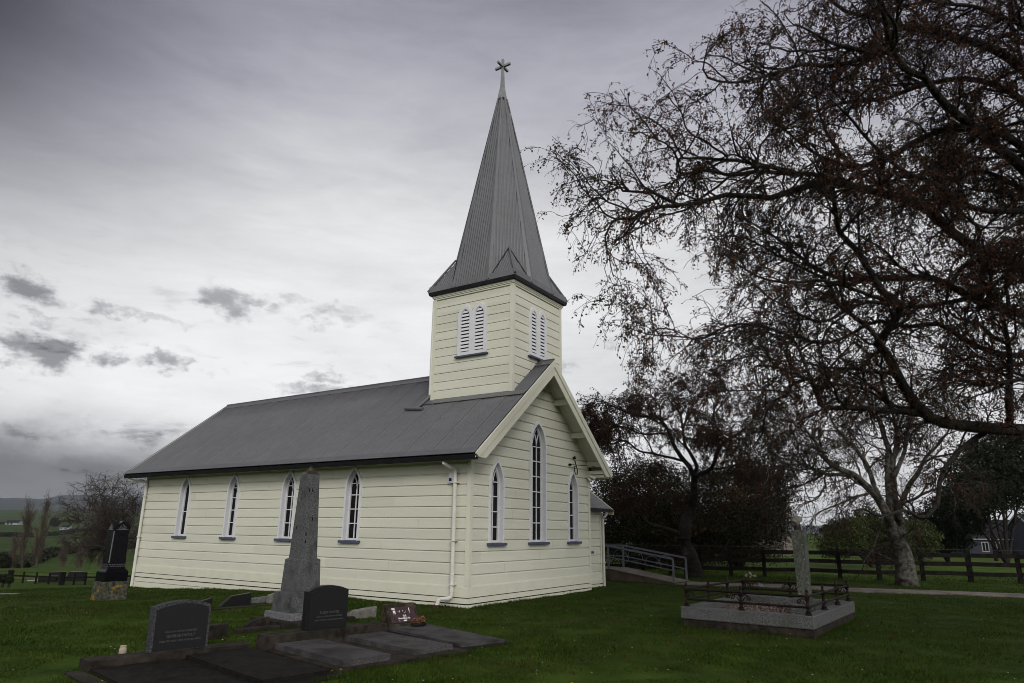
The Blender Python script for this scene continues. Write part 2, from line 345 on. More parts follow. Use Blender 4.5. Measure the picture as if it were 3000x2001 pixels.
def boards(mb, fn, ext, z0, z1, zref, wins=(), pitch=P, cove=.040, dep=.028, mat_=None):
    """rusticated weatherboards: fn(s, out, z)->xyz, ext(z)->(s0,s1)"""
    rows = []
    k = math.floor((z0 - zref) / pitch + 1e-6)
    zs = [zref + (k + i) * pitch for i in range(int((z1 - z0) / pitch) + 3)]
    for z in zs:
        for zz, o in ((z, 0), (z + pitch - cove, 0), (z + pitch - cove * .35, -dep), (z + pitch, -dep)):
            rows.append((zz, o))
    def out_at(z):
        f = (z - zref) / pitch; f = (f - math.floor(f)) * pitch
        return 0 if f < pitch - cove else (-dep if f > pitch - cove * .35 else -dep * (f - (pitch - cove)) / (cove * .65))
    extra = [z0, z1]
    for w in wins:
        extra += [w.zb - 1e-4, w.zb, w.zs, w.zt, w.zt + 1e-4] + list(np.linspace(w.zs, w.zt, 14)[1:-1])
    rows += [(z, out_at(z)) for z in extra]
    rows = sorted([r for r in rows if z0 - 1e-6 <= r[0] <= z1 + 1e-6], key=lambda r: (round(r[0], 5), r[1]))
    for (za, oa), (zb, ob) in zip(rows, rows[1:]):
        act = [w for w in wins if za >= w.zb - 1e-6 and zb <= w.zt + 1e-6]
        act.sort(key=lambda w: w.c)
        A = [ext(za)[0]]; B = [ext(zb)[0]]
        for w in act:
            A += [w.c - w.hw(za, .02), w.c + w.hw(za, .02)]; B += [w.c - w.hw(zb, .02), w.c + w.hw(zb, .02)]
        A.append(ext(za)[1]); B.append(ext(zb)[1])
        for q in range(0, len(A), 2):
            if A[q + 1] - A[q] > 1e-5 or B[q + 1] - B[q] > 1e-5:
                mb.add([fn(A[q], oa, za), fn(A[q + 1], oa, za), fn(B[q + 1], ob, zb), fn(B[q], ob, zb)], [(0, 1, 2, 3)], mat_)

fL = lambda s, o, z: (s, -o, z)                       # long wall, facing -y
fG = lambda s, o, z: (o, s, z)                        # gable wall, facing +x
ZW = 3.04
LW = [Lancet(c, a, 1.2645, 2.45, 2.975) for c, a in ((-10.353, .262), (-8.092, .262), (-5.787, .275), (-3.469, .275))]
GW = [Lancet(.980, .290, 1.2645, 2.50, 3.081), Lancet(2.767, .388, 1.2645, 3.55, 4.177), Lancet(4.559, .287, 1.2645, 2.50, 3.081)]
Z0 = .414
def joints(mb, fn, s0, s1, z0, nb, wins, pitch=P):
    for k_ in range(nb):
        s = s0 + random.uniform(.4, 3.5)
        while s < s1(z0 + k_ * pitch) - .3:
            z = z0 + k_ * pitch
            if not any(abs(s - w.c) < w.a + .1 and w.zb - .2 < z < w.zt for w in wins):
                mb.add([fn(s - .0022, .0012, z + .004), fn(s + .0022, .0012, z + .004), fn(s + .0022, .0012, z + pitch - .04), fn(s - .0022, .0012, z + pitch - .04)], [(0, 1, 2, 3)], M['grime'])
            s += random.uniform(4, 8)
M['grime'] = mat('joint_grime', (.30, .29, .22))
mb = MB(); boards(mb, fL, lambda z: (-LEN, 0), Z0, ZW + .2, Z0, LW, mat_=M['cream']); joints(mb, fL, -LEN, lambda z: 0, Z0, 11, LW); mb.build('wall', None, church)
def gext(z):
    if z < roof_z(0) - .12: return (0, W)
    d = (ZR_ - .10 - z) / SL
    return (W / 2 - d, W / 2 + d)
mb = MB(); boards(mb, fG, gext, Z0, ZR_ - .12, Z0, GW, mat_=M['cream']); joints(mb, fG, .3, lambda z: W - .2 if z < 3 else 0, Z0, 11, GW); mb.build('wall', None, church)
mb = MB(); boards(mb, lambda s, o, z: (s, W + o, z), lambda z: (-LEN, 0), Z0, ZW + .2, Z0); mb.build('wall', M['cream'], church)
mb = MB(); boards(mb, lambda s, o, z: (-LEN - o, s, z), gext, Z0, ZR_ - .12, Z0); mb.build('wall', M['cream'], church)
# skirting below the water table: sloped ledge board, then two boards with dark gaps over a dark void
mb = MB()
for (x0, x1, y0, y1) in ((-LEN, 0, 0, W),):
    def ring(o, z0, z1, m=None):
        mb.box(x0 - o, x1 + o, y0 - o, y0 + .03, z0, z1, m); mb.box(x0 - o, x1 + o, y1 - .03, y1 + o, z0, z1, m)
        mb.box(x1 - .03, x1 + o, y0 + .03, y1 - .03, z0, z1, m); mb.box(x0 - o, x0 + .03, y0 + .03, y1 - .03, z0, z1, m)
    ring(.022, .200, .398, M['cream_trim']); ring(.012, .398, .4155, M['cream_trim'])
    ring(.016, .082, .182, M['cream_trim']); ring(.014, -.05, .056, M['cream_trim'])
    ring(.020, -.34, -.062, M['cream_trim'])
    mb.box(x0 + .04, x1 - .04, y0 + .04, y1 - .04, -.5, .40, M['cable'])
mb.build('skirting', None, church)
for x, y, sx, sy in ((0, 0, 1, -1), (0, W, 1, 1), (-LEN, 0, -1, -1)):
    mb = MB(); o = .018; w_ = .085
    mb.box(min(x - sx * w_, x + sx * o), max(x - sx * w_, x + sx * o), min(y, y + sy * o), max(y, y + sy * o), .416, ZW + .1)
    mb.box(min(x, x + sx * o), max(x, x + sx * o), min(y - sy * w_, y), max(y - sy * w_, y), .416, ZW + (.1 if sy < 0 else .1))
    mb.build('corner_board', M['cream_trim'], church)

def lancet_window(w, fn, parent, mull, bars, depth=.122, sash=True):
    mb = MB()
    def rr(o1, n1, o2, n2):
        V = [fn(w.c + s, n1, z) for s, z in o1] + [fn(w.c + s, n2, z) for s, z in o2]; n = len(o1)
        mb.add(V, [(i, i + 1, n + i + 1, n + i) for i in range(n - 1)])
    T = .056
    rr(w.outline(0), -.02, w.outline(0), .030); rr(w.outline(0), .030, w.outline(T), .030)
    rr(w.outline(T), .030, w.outline(T), -depth)
    o = mb.build('window', M['white'], parent)
    d2 = T + .032
    mb = MB(); zb = w.zb + .05
    rr(w.outline(T), -depth + .04, w.outline(d2, zb=zb), -depth + .036); rr(w.outline(d2, zb=zb), -depth + .036, w.outline(d2, zb=zb), -depth - .02)
    mb.box(w.c - w.a + T, w.c + w.a - T, 0, 1, w.zb, zb, fr=lambda s, e, z: fn(s, -depth + .048 - .07 * e, z))
    mb.build('sash', M['white'], o)
    mb = MB(); ol = w.outline(d2 - .005, zb=w.zb)
    mb.add([fn(w.c + s, -depth, z) for s, z in ol], [tuple(range(len(ol)))]); mb.build('pane', M['glass'], o)
    mb = MB(); hb = .011; nb = -depth + .012
    a = w.a - d2
    for z in bars:
        h = w.hw(z, d2)
        if h > .02: mb.box(w.c - h, w.c + h, 0, 1, z - hb, z + hb, fr=lambda s, e, zz: fn(s, -depth + .004 + .018 * e, zz))
    for m_ in mull:
        mb.box(w.c + m_ - hb, w.c + m_ + hb, 0, 1, zb, w.zs, fr=lambda s, e, zz: fn(s, -depth + .003 + .022 * e, zz))
        Rm = w.R - d2
        for sg in (-1, 1):
            pts = []
            for k in range(16):
                t = k / 15 * 1.2; s = m_ + sg * (-Rm + Rm * math.cos(t)); z = w.zs + Rm * math.sin(t)
                if abs(s) > w.hw(z, d2): break
                pts.append((s, z))
            for (s1, z1), (s2, z2) in zip(pts, pts[1:]):
                mb.bar(fn(w.c + s1, nb, z1), fn(w.c + s2, nb, z2), .02, .02, up=Vector(fn(0, 1, 0)) - Vector(fn(0, 0, 0)))
    if mb.v: mb.build('glazing_bars', M['white'], o)
    mb = MB(); mb.box(w.c - w.a - .055, w.c + w.a + .055, -.0, 1, w.zb - .058, w.zb, fr=lambda s, e, z: fn(s, -.02 + .10 * e, z))
    mb.box(w.c - w.a + T, w.c + w.a - T, 0, 1, w.zb - .03, w.zb + .004, fr=lambda s, e, z: fn(s, -depth + (depth + .02) * e - .02, z))
    mb.build('sill', M['slate'], o, bevel=.004)
    return o
for i, w in enumerate(LW):
    o = lancet_window(w, fL, church, [] if i == 0 else [0], [1.95] if i == 0 else [1.65, 1.98, 2.31, 2.58])
for i, w in enumerate(GW):
    if i == 1: lancet_window(w, fG, church, [-.10, .10], [1.71, 2.08, 2.45, 2.82, 3.19, 3.55])
    else: lancet_window(w, fG, church, [0], [1.60, 1.93, 2.26, 2.58])

# roof: real corrugations, every ninth wave a sheet lap
def corr_roof(name, x0, x1, ye, ze, yr, zr, parent):
    st = .0127; xs = np.arange(x0, x1 + 1e-6, st); nrm = np.array([-(zr - ze), (yr - ye)]) / math.hypot(zr - ze, yr - ye)
    if nrm[1] < 0: nrm = -nrm
    h = .0150 * np.cos(2 * math.pi * xs / .0762) + .014 * ((xs / .762) % 1.0)
    rows = []
    for t in (0, .25, .5, .75, 1):
        y = ye + (yr - ye) * t; z = ze + (zr - ze) * t
        rows.append(np.stack([xs, y + nrm[0] * h, z + nrm[1] * h], -1))
    for t in (1, 0):
        y = ye + (yr - ye) * t; z = ze + (zr - ze) * t
        rows.append(np.stack([xs, np.full_like(xs, y - nrm[0] * .05), np.full_like(xs, z - nrm[1] * .05)], -1))
    V = np.array(rows).reshape(-1, 3); n = len(xs); i, j = np.meshgrid(np.arange(len(rows) - 1), np.arange(n - 1), indexing='ij')
    F = np.stack([i * n + j, i * n + j + 1, (i + 1) * n + j + 1, (i + 1) * n + j], -1).reshape(-1, 4)
    o = arr_obj(name, V, F, M['roof'], parent); mb = MB(); sy = 1 if yr > ye else -1; c_ = (yr - ye) / math.hypot(yr - ye, zr - ze); s_ = (zr - ze) / math.hypot(yr - ye, zr - ze); Ls = math.hypot(yr - ye, zr - ze)
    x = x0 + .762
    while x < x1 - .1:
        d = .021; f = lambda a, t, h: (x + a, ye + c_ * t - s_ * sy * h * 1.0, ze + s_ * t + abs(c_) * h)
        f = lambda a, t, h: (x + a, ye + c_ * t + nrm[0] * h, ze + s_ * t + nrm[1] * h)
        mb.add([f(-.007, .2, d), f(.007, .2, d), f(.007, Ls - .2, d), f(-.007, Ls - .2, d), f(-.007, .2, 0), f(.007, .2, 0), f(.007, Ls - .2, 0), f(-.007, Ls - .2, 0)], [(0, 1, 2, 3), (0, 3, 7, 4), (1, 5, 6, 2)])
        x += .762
    mb.build('lap_shadow_strips', M['gutter'], o)  # dark strips put the shadow line of each sheet lap into colour
    return o
XL = -12.97
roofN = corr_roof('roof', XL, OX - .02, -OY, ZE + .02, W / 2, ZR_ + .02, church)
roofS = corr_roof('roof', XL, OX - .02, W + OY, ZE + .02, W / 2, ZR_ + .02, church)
mb = MB()
for sg in (-1, 1):      # ridge capping
    mb.prism([(0, .045), (sg * .19, .045 - .19 * SL), (sg * .19, .032 - .19 * SL), (0, .03)], (XL, OX), lambda a, b, e: (e, W / 2 + a, ZR_ + b + .012))
mb.tube([(XL, W / 2, ZR_ + .055), (OX, W / 2, ZR_ + .055)], .026, 8)
mb.build('ridge_cap', M['roof'], roofN)

mb = MB()               # flashing along the eaves and round the tower foot
cosS = 1 / math.hypot(1, SL); sinS = SL * cosS
mb.prism([(-.03, .035), (.17, .035), (.17, .042), (-.03, .045)], (XL - .004, OX - .01), lambda a, b, e: (e, -OY + a * cosS - b * sinS, ZE + .012 + a * sinS + b * cosS))
mb.build('eaves_flashing', M['roof'], roofN)
mb = MB()
yb = W / 2 - 1.204; zb = roof_z(yb)
mb.prism([(-.20, .036), (.0, .036), (.0, .046), (-.20, .044)], (-2.72, OX - .04), lambda a, b, e: (e, yb + a * cosS - b * sinS, zb + .012 + a * sinS + b * cosS))
mb.build('tower_flashing', M['roof'], roofN)
# gutters, soffits, barges
for sg, y0 in ((-1, 0), (1, W)):
    f = lambda a, b, e: (e, y0 + sg * a, b)
    mb = MB(); mb.prism([(.375, 2.945), (.475, 2.935), (.505, 3.035), (.495, 3.04), (.468, 2.95), (.385, 2.957), (.385, 3.03), (.375, 3.03)], (XL, OX - .03), f)
    mb.box(XL, XL + .012, min(y0 + sg * .378, y0 + sg * .49), max(y0 + sg * .378, y0 + sg * .49), 2.95, 3.03)
    mb.build('gutter', M['gutter'], church, bevel=.003)
    mb = MB(); mb.box(XL + .04, OX - .05, min(y0 + sg * .02, y0 + sg * .37), max(y0 + sg * .02, y0 + sg * .37), 3.005, 3.03)
    mb.box(XL + .04, OX - .05, min(y0 + sg * .345, y0 + sg * .372), max(y0 + sg * .345, y0 + sg * .372), 2.94, 3.06)
    mb.build('soffit', M['cream_trim'], church)
for sg in (-1, 1):
    yc = W / 2; ye = W / 2 + OY
    for nm, t0, t1, xo, th in (('bargeboard', .0, .145, OX - .018, .034), ('bargeboard', .135, .36, OX - .034, .028)):
        lo = lambda a, dz: ZR_ - SL * a - dz
        zc = 2.985; acut = lambda dz: (ZR_ - dz - zc) / SL
        poly = [(0, lo(0, t0 - .03)), (min(ye, acut(t0)), lo(min(ye, acut(t0)), t0 - .03)), (min(ye, acut(t0)), max(zc, lo(ye, t0))), (min(ye - .05, acut(t1)), zc), (0, lo(0, t1))]
        mb = MB(); mb.prism(poly, (xo, xo + th), lambda a, b, e: (e, yc + sg * a, b)); mb.build(nm, M['cream_trim'], church)
        mb = MB(); mb.prism(poly, (XL + .01, XL + .04), lambda a, b, e: (e, yc + sg * a, b)); mb.build(nm, M['cream_trim'], church)
    mb = MB(); mb.prism([(0, ZR_ - .075), (ye - .02, ZR_ - .075 - SL * (ye - .02)), (ye - .02, ZR_ - .1 - SL * (ye - .02)), (0, ZR_ - .1)], (-.02, OX - .035), lambda a, b, e: (e, yc + sg * a, b))
    mb.build('soffit', M['cream_trim'], church)
    for a, dz in ((.86, .215), (1.80, .215), (2.69, .20)):
        mb = MB(); z = ZR_ - SL * a - dz
        mb.box(-.02, OX - .04, min(yc + sg * (a - .045), yc + sg * (a + .045)), max(yc + sg * (a - .045), yc + sg * (a + .045)), z - .055, z + .085)
        mb.build('bracket', M['cream_trim'], church)
    y0 = yc + sg * (W / 2)
    mb = MB(); mb.box(-.02, OX - .04, min(y0 - sg * .02, y0 + sg * .1), max(y0 - sg * .02, y0 + sg * .1), 3.05, 3.15); mb.build('bracket', M['cream_trim'], church)
    if sg > 0:
        mb = MB(); mb.box(-.02, OX - .06, y0 + .02, y0 + .36, 2.96, 3.004); mb.build('soffit', M['cream_trim'], church)

# downpipes
mb = MB(); xp, yp = -.36, -.075
mb.tube([(-.43, -.40, 2.95), (-.43, -.40, 2.90), (-.40, -.27, 2.84), (xp, yp - .02, 2.80), (xp, yp, 2.74), (xp, yp, .25), (xp - .01, yp - .01, .20), (xp - .05, yp - .05, .17), (xp - .19, yp - .10, .16), (xp - .23, yp - .13, .13), (xp - .26, yp - .17, -.03)], .042, 12)
for z in (2.72, 1.55, .62, .42, .30): mb.tube([(xp, yp, z), (xp, yp, z + .035)], .047, 12)
o = mb.build('downpipe', M['pvc'], church, smooth=False)
for z in (2.50, 1.30, .43):
    mb = MB(); mb.box(xp - .055, xp + .075, yp - .05, .0, z, z + .018); mb.build('pipe_bracket', M['pvc'], o)
mb = MB(); mb.box(xp - .33, xp - .20, yp - .24, yp - .11, -.1, .045); mb.build('drain_stub', M['brick'], o)
mb = MB(); xq, yq = -12.40, -.06
mb.tube([(-12.78, -.40, 2.95), (-12.78, -.40, 2.90), (-12.72, -.33, 2.87), (-12.50, -.13, 2.86), (xq, yq, 2.83), (xq, yq, 2.76), (xq, yq, -.2)], .042, 12)
for z in (2.4, 1.2): mb.box(xq - .05, xq + .07, yq - .05, .0, z, z + .018)
mb.build('downpipe', M['pvc'], church)
# alarm box
mb = MB(); mb.box(-.545, -.415, -.075, 0, 2.505, 2.725, M['alarm_white']); mb.box(-.525, -.455, -.080, -.075, 2.54, 2.605, M['alarm_blue'])
mb.build('alarm_box', None, church, bevel=.004)
# floodlight and cable anchor on the gable
mb = MB(); mb.tube([(.0, 5.38, 2.98), (.08, 5.40, 3.0), (.10, 5.42, 2.98)], .018, 8); mb.tube([(.08, 5.40, 3.0), (.20, 5.50, 2.93)], [.04, .052], 10); mb.tube([(.05, 5.36, 2.95), (.13, 5.38, 2.86)], [.03, .036], 10)
mb.build('floodlight', M['cream_trim'], church)
mb = MB(); mb.tube([(.0, 4.60, 3.42), (.05, 4.60, 3.45), (.06, 4.60, 3.40)], [.03, .04, .028], 8)
mb.tube([(.05, 4.60, 3.38), (.06, 4.63, 3.28), (.07, 4.72, 3.10), (.07, 4.70, 3.0), (.06, 4.62, 3.0), (.06, 4.55, 3.10), (.06, 4.56, 3.19), (.06, 4.64, 3.215)], .012, 6)
mb.tube([(0, 4.36, 3.23), (.07, 4.36, 3.23)], .03, 8)
mb.build('cable_anchor', M['cable'], church)

# ------------------------------------------------------------------ tower
TX0, TX1, TH = -2.51, .006, 1.204
TY0, TY1, TZ = W / 2 - TH, W / 2 + TH, 7.56
mb = MB(); TP = .2245; tz = 7.455
lowL = lambda z: (TX0, TX1)
boards(mb, lambda s, o, z: (s, TY0 - o, z), lowL, 4.66, 7.46, tz - 20 * TP, (), TP, .032, .020)
boards(mb, lambda s, o, z: (s, TY1 + o, z), lowL, 4.66, 7.46, tz - 20 * TP, (), TP, .032, .020)
def fext(z):
    d = max(0, (ZR_ + .02 - z) / SL); d = min(d, TH)
    return None
def half(z0, z1, lo):
    boards(mb, lambda s, o, z: (TX1 + o, s, z), lo, z0, z1, tz - 20 * TP, (), TP, .032, .020)
half(ZR_, 7.46, lambda z: (TY0, TY1))
half(4.66, ZR_, lambda z: (TY0, min(W / 2, W / 2 - (ZR_ - z) / SL + .03))); half(4.66, ZR_, lambda z: (max(W / 2, W / 2 + (ZR_ - z) / SL - .03), TY1))
boards(mb, lambda s, o, z: (TX0 - o, s, z), lambda z: (TY0, TY1), 4.66, 7.46, tz - 20 * TP, (), TP, .032, .020)
tower = mb.build('tower', M['cream'], church)
mb = MB()
mb.box(TX0 - .02, TX1 + .02, TY0 - .02, TY1 + .02, 7.46, TZ + .02); mb.box(TX0 - .04, TX1 + .04, TY0 - .04, TY1 + .04, 7.50, 7.53); mb.box(TX0 - .055, TX1 + .055, TY0 - .055, TY1 + .055, 7.53, TZ + .03)
mb.build('frieze', M['cream_trim'], tower)
for x, y, sx, sy in ((TX1, TY0, 1, -1), (TX1, TY1, 1, 1), (TX0, TY0, -1, -1)):
    mb = MB(); o = .016; w_ = .085; zl = 4.68 if True else 0
    mb.box(min(x - sx * w_, x + sx * o), max(x - sx * w_, x + sx * o), min(y, y + sy * o), max(y, y + sy * o), zl, 7.46)
    mb.box(min(x, x + sx * o), max(x, x + sx * o), min(y - sy * w_, y), max(y - sy * w_, y), zl, 7.46)
    mb.build('corner_board', M['cream_trim'], tower)
def louvres(fn, c0, cc, sep, a, zb, zs, zt):
    mb = MB(); mats = (M['white'], M['cable'])
    L2 = [Lancet(cc - sep / 2, a, zb, zs, zt), Lancet(cc + sep / 2, a, zb, zs, zt)]
    for q, w in enumerate(L2):
        n = len(w.outline(0)); e = .002 * q
        for (d1, n1, d2, n2) in ((0, -.02, 0, .042 + e), (0, .042 + e, .085, .042 + e), (.085, .042 + e, .085, .02), (.085, .025 + e, .105, .025 + e), (.105, .025, .105, -.01)):
            o1, o2 = w.outline(d1), w.outline(d2)
            mb.add([fn(w.c + s, n1, z) for s, z in o1] + [fn(w.c + s, n2, z) for s, z in o2], [(i, i + 1, n + i + 1, n + i) for i in range(n - 1)], M['white'])
        ol = w.outline(.10); mb.add([fn(w.c + s, .004, z) for s, z in ol], [tuple(range(len(ol)))], M['cable'])
        z = zb + .10; k = 0
        mb.box(w.c - a + .085, w.c + a - .085, 0, 1, zb, zb + .10, M['white'], fr=lambda s, e_, zz: fn(s, .006 + .022 * e_, zz))
        while z < w.top(.105) - .04:
            h0 = w.hw(z + .06, .104)
            if h0 > .015:
                V = [fn(w.c + s, o_, zz) for o_, zz in ((.033, z + .030), (.010, z + .086)) for s in (-h0, h0)]
                V += [fn(w.c + s, o_, zz) for o_, zz in ((.033, z + .018), (.006, z + .075)) for s in (-h0, h0)]
                mb.add(V, [(0, 1, 3, 2), (4, 5, 1, 0), (6, 7, 5, 4), (2, 3, 7, 6)], M['white'])
            z += .0925
    o = mb.build('louvre_window', None, tower)
    mb = MB(); mb.box(cc - sep / 2 - a - .05, cc + sep / 2 + a + .05, 0, 1, zb - .04, zb, fr=lambda s, e, z: fn(s, .085 * e, z)); mb.build('louvre_sill', M['slate'], tower)
louvres(lambda s, o, z: (s, TY0 - o, z), 0, -1.222, .45, .232, 5.80, 6.83, 7.145)
louvres(lambda s, o, z: (TX1 + o, s, z), 0, 2.725, .42, .212, 5.79, 6.82, 7.115)
mb = MB(); e = .127
V = []
for (z, q) in ((7.575, e - .045), (7.585, e - .01), (7.66, e + .008), (7.685, e)):
    V.append([(TX0 - q, TY0 - q, z), (TX1 + q, TY0 - q, z), (TX1 + q, TY1 + q, z), (TX0 - q, TY1 + q, z)])
V = sum(V, []); F = [(0, 3, 2, 1)] + [(4 * r_ + k, 4 * r_ + (k + 1) % 4, 4 * r_ + 4 + (k + 1) % 4, 4 * r_ + 4 + k) for r_ in range(3) for k in range(4)] + [(12, 13, 14, 15)]
mb.add(V, F); mb.build('eaves_gutter', M['gutter'], tower)
mb = MB(); mb.tube([(TX0 - .035, TY0 + .1, 7.55), (TX0 - .035, TY0 + .01, 7.45), (TX0 - .035, TY0 - .005, 4.86)], .036, 10); mb.build('tower_downpipe', M['pvc'], tower)
mb = MB(); zz = lambda y: roof_z(y) + .085
mb.tube([(TX0 - .035, TY0 - .005, 4.88), (TX0 - .06, TY0 - .08, zz(TY0 - .08) + .06), (TX0 - .16, TY0 - .36, zz(TY0 - .36))], .036, 10)
mb.tube([(-3.10, TY0 - .30, zz(TY0 - .30)), (-2.42, TY0 - .40, zz(TY0 - .40))], .042, 10)
mb.build('spreader_pipe', M['roof'], tower)

# ------------------------------------------------------------------ broach spire
SX, SY = (TX0 + TX1) / 2, W / 2
rx, ry = (TX1 - TX0) / 2 + .127, TH + .127
ZB, HS = 7.685, 6.89
def corr_panel(mb, A, B, C, D, tiers=(0, 1), off=(0,), pitch=.076):
    """corrugated sheet on the quad A,B (base) - C,D (top, D above A)"""
    A, B, C, D = map(Vector, (A, B, C, D)); u = (B - A).normalized(); n = u.cross((D + C) / 2 - (A + B) / 2).normalized()
    v = n.cross(u); L = (B - A).length
    f2 = lambda p: ((p - A).dot(u), (p - A).dot(v)); d, c = f2(D), f2(C); H = max(c[1], d[1])
    xs = np.arange(0, L + 1e-9, pitch / 4)
    def span(t):
        lo = d[0] * t / d[1] if t <= d[1] else d[0]; hi = L + (c[0] - L) * t / c[1] if t <= c[1] else c[0]
        return lo, hi
    for (t0, t1), o in zip(zip(tiers, tiers[1:]), off):
        t0 *= H; t1 *= H; cols = []
        lo, hi = span(t0)
        for s in np.unique(np.concatenate([[lo], xs[(xs > lo) & (xs < hi)], [hi]])):
            tm = t1
            if s < d[0]: tm = min(tm, s * d[1] / d[0] if d[0] > 0 else t1)
            if s > c[0]: tm = min(tm, (L - s) * c[1] / (L - c[0]) if L > c[0] else t1)
            if d[0] < 0: pass
            if s < lo - 1e-9: continue
            h = .0085 * math.cos(2 * math.pi * (s - L / 2) / pitch) + o
            cols.append((A + u * s + v * t0 + n * h, A + u * s + v * max(tm, t0) + n * h))
        V = [p for c_ in cols for p in c_]
        mb.add(V, [(2 * i, 2 * i + 2, 2 * i + 3, 2 * i + 1) for i in range(len(cols) - 1)])
q = math.tan(math.pi / 8)
octv = []
for k in range(8):
    a = math.pi / 8 + k * math.pi / 4 - math.pi / 2 - math.pi / 4 * 0
    octv.append((math.cos(a) / math.cos(math.pi / 8), math.sin(a) / math.cos(math.pi / 8)))
tt = (13.92 - ZB) / HS
mb = MB()
for k in range(8):
    a, b = octv[k], octv[(k + 1) % 8]
    g = lambda p, t: (SX + rx * p[0] * (1 - t), SY + ry * p[1] * (1 - t), ZB + HS * t)
    corr_panel(mb, g(a, 0), g(b, 0), g(b, tt), g(a, tt), (0, .36, .70, 1), (.010, .004, -.002))
spire = mb.build('spire', M['roof'], church)
for k in range(8):
    g = lambda p, t, o=1.0: Vector((SX + rx * p[0] * (1 - t) * o, SY + ry * p[1] * (1 - t) * o, ZB + HS * t))
    p0, p1 = g(octv[k], 0), g(octv[k], tt)
    outw = Vector((octv[k][0], octv[k][1], .2)).normalized()
    mb = MB(); N = 24
    side = (p1 - p0).cross(outw).normalized()
    V = [];
    for t in (0, 1):
        p = p0.lerp(p1, t); w_ = .085 * (1 - t) + .03 * t
        V += [p + outw * .026, p + side * w_ - outw * (w_ * .42 - .020), p - side * w_ - outw * (w_ * .42 - .020)]
    mb.add(V, [(0, 1, 4, 3), (2, 0, 3, 5), (1, 2, 5, 4)]); mb.build('hip_cap', M['roof'], spire)
for sx in (-1, 1):
    for sy in (-1, 1):
        K = (SX + sx * rx, SY + sy * ry, ZB); z = 8.67; r_ = 1 - (z - ZB) / HS
        ap = (SX + sx * rx * r_ * .7071 * 1.01, SY + sy * ry * r_ * .7071 * 1.01, z)
        v1 = (SX + sx * rx * q, SY + sy * ry, ZB); v2 = (SX + sx * rx, SY + sy * ry * q, ZB)
        mb = MB(); A_, B_ = (v1, v2) if sx * sy < 0 else (v2, v1)
        for p_, s_ in ((A_, K), (K, B_)): 
            a_, b_ = (p_, s_)
            corr_panel(mb, a_, b_, ap, ap)
        br = mb.build('broach', M['roof'], spire)
        mb = MB(); k0, a0 = Vector(K) + Vector((sx, sy, 1.2)) * .012, Vector(ap) + Vector((sx, sy, .3)) * .03
        mb.tube([k0, a0], [.036, .026], 8); mb.build('ridge_cap', M['roof'], spire)
        for v_ in (v1, v2):
            mb = MB(); o_ = Vector((sx, sy, .25)) * .012; mb.bar(Vector(v_) + o_, Vector(ap) + o_, .03, .018, up=(sx, sy, .3)); mb.build('valley_flashing', M['gutter'], spire)
mb = MB(); e = .127
for x0, x1, y0, y1 in ((TX0 - e, TX1 + e, TY0 - e - .004, TY0 - e + .02), (TX0 - e, TX1 + e, TY1 + e - .02, TY1 + e + .004), (TX1 + e - .02, TX1 + e + .004, TY0 - e, TY1 + e), (TX0 - e - .004, TX0 - e + .02, TY0 - e, TY1 + e)):
    pass
def frus(z0, z1, o0, o1):
    V = [];
    for z, o in ((z0, o0), (z1, o1)):
        V += [(SX + sx * (rx + o), SY + sy * (ry + o), z) for sx, sy in ((-1, -1), (1, -1), (1, 1), (-1, 1))]
    mb.add(V, [(k, (k + 1) % 4, 4 + (k + 1) % 4, 4 + k) for k in range(4)])
frus(ZB - .02, ZB + .15, .012, -.012)
mb.build('eaves_flashing', M['roof'], spire)
mb = MB(); c0 = (SX, SY)
mb.lathe((SX, SY, 13.84), [(.135, 0), (.150, .02), (.150, .05), (.12, .10), (.105, .12)], 16); mb.build('spire_cap', M['gutter'], spire)
mb = MB()
mb.taper(c0, .112, .052, 13.93, 14.38); mb.taper(c0, .052, .034, 14.38, 15.0); mb.taper(c0, .034, .034, 15.0, 15.34)
zc = 15.09
mb.box(SX - .27, SX - .034, SY - .034, SY + .034, zc - .036, zc + .036); mb.box(SX + .034, SX + .27, SY - .034, SY + .034, zc - .036, zc + .036)
mb.box(SX - .033, SX + .033, SY - .27, SY - .034, zc - .034, zc + .034); mb.box(SX - .033, SX + .033, SY + .034, SY + .27, zc - .034, zc + .034)
mb.build('finial_cross', M['steel'], spire, bevel=.006)

# ------------------------------------------------------------------ porch on the far side
PX, PY = -.42, 7.08
mb = MB()
boards(mb, lambda s, o, z: (PX + o, s, z), lambda z: (W, PY), .08, 2.16, Z0)
boards(mb, lambda s, o, z: (s, PY + o, z), lambda z: (PX - 2.4, PX), .08, 2.16, Z0)
mb.box(PX - .05, PX + .016, PY - .09, PY + .016, .2, 2.14)
mb.box(PX - 2.3, PX - .05, W + .02, PY - .05, -.1, 2.1, M['cream'])
porch = mb.build('porch', M['cream'], church)
mb = MB(); mb.box(PX - .03, PX + .022, W, PY + .022, -.05, .06, M['cream_trim']); mb.box(PX - .03, PX + .018, W, PY + .018, .085, .185, M['cream_trim']); mb.build('skirting', None, porch)
mb = MB()
xe, ze, xr, zr = -.22, 2.17, -1.62, 3.22
for (a0, a1) in (((xe, ze), (xr, zr)), ((xr - (xe - xr), ze), (xr, zr))):
    A_ = (a0[0], W - .02, a0[1]); B_ = (a0[0], PY + .38, a0[1]); C_ = (a1[0], PY + .38, a1[1]); D_ = (a1[0], W - .02, a1[1])
    if a0[0] < a1[0]: A_, B_, C_, D_ = B_, A_, D_, C_
    corr_panel(mb, A_, B_, C_, D_)
mb.prism([(xe, ze - .03), (xr, zr - .03), (2 * xr - xe, ze - .03), (xr, zr - .06)], (W, PY + .36), lambda a, b, e_: (a, e_, b))
mb.build('porch_roof', M['roof'], porch)
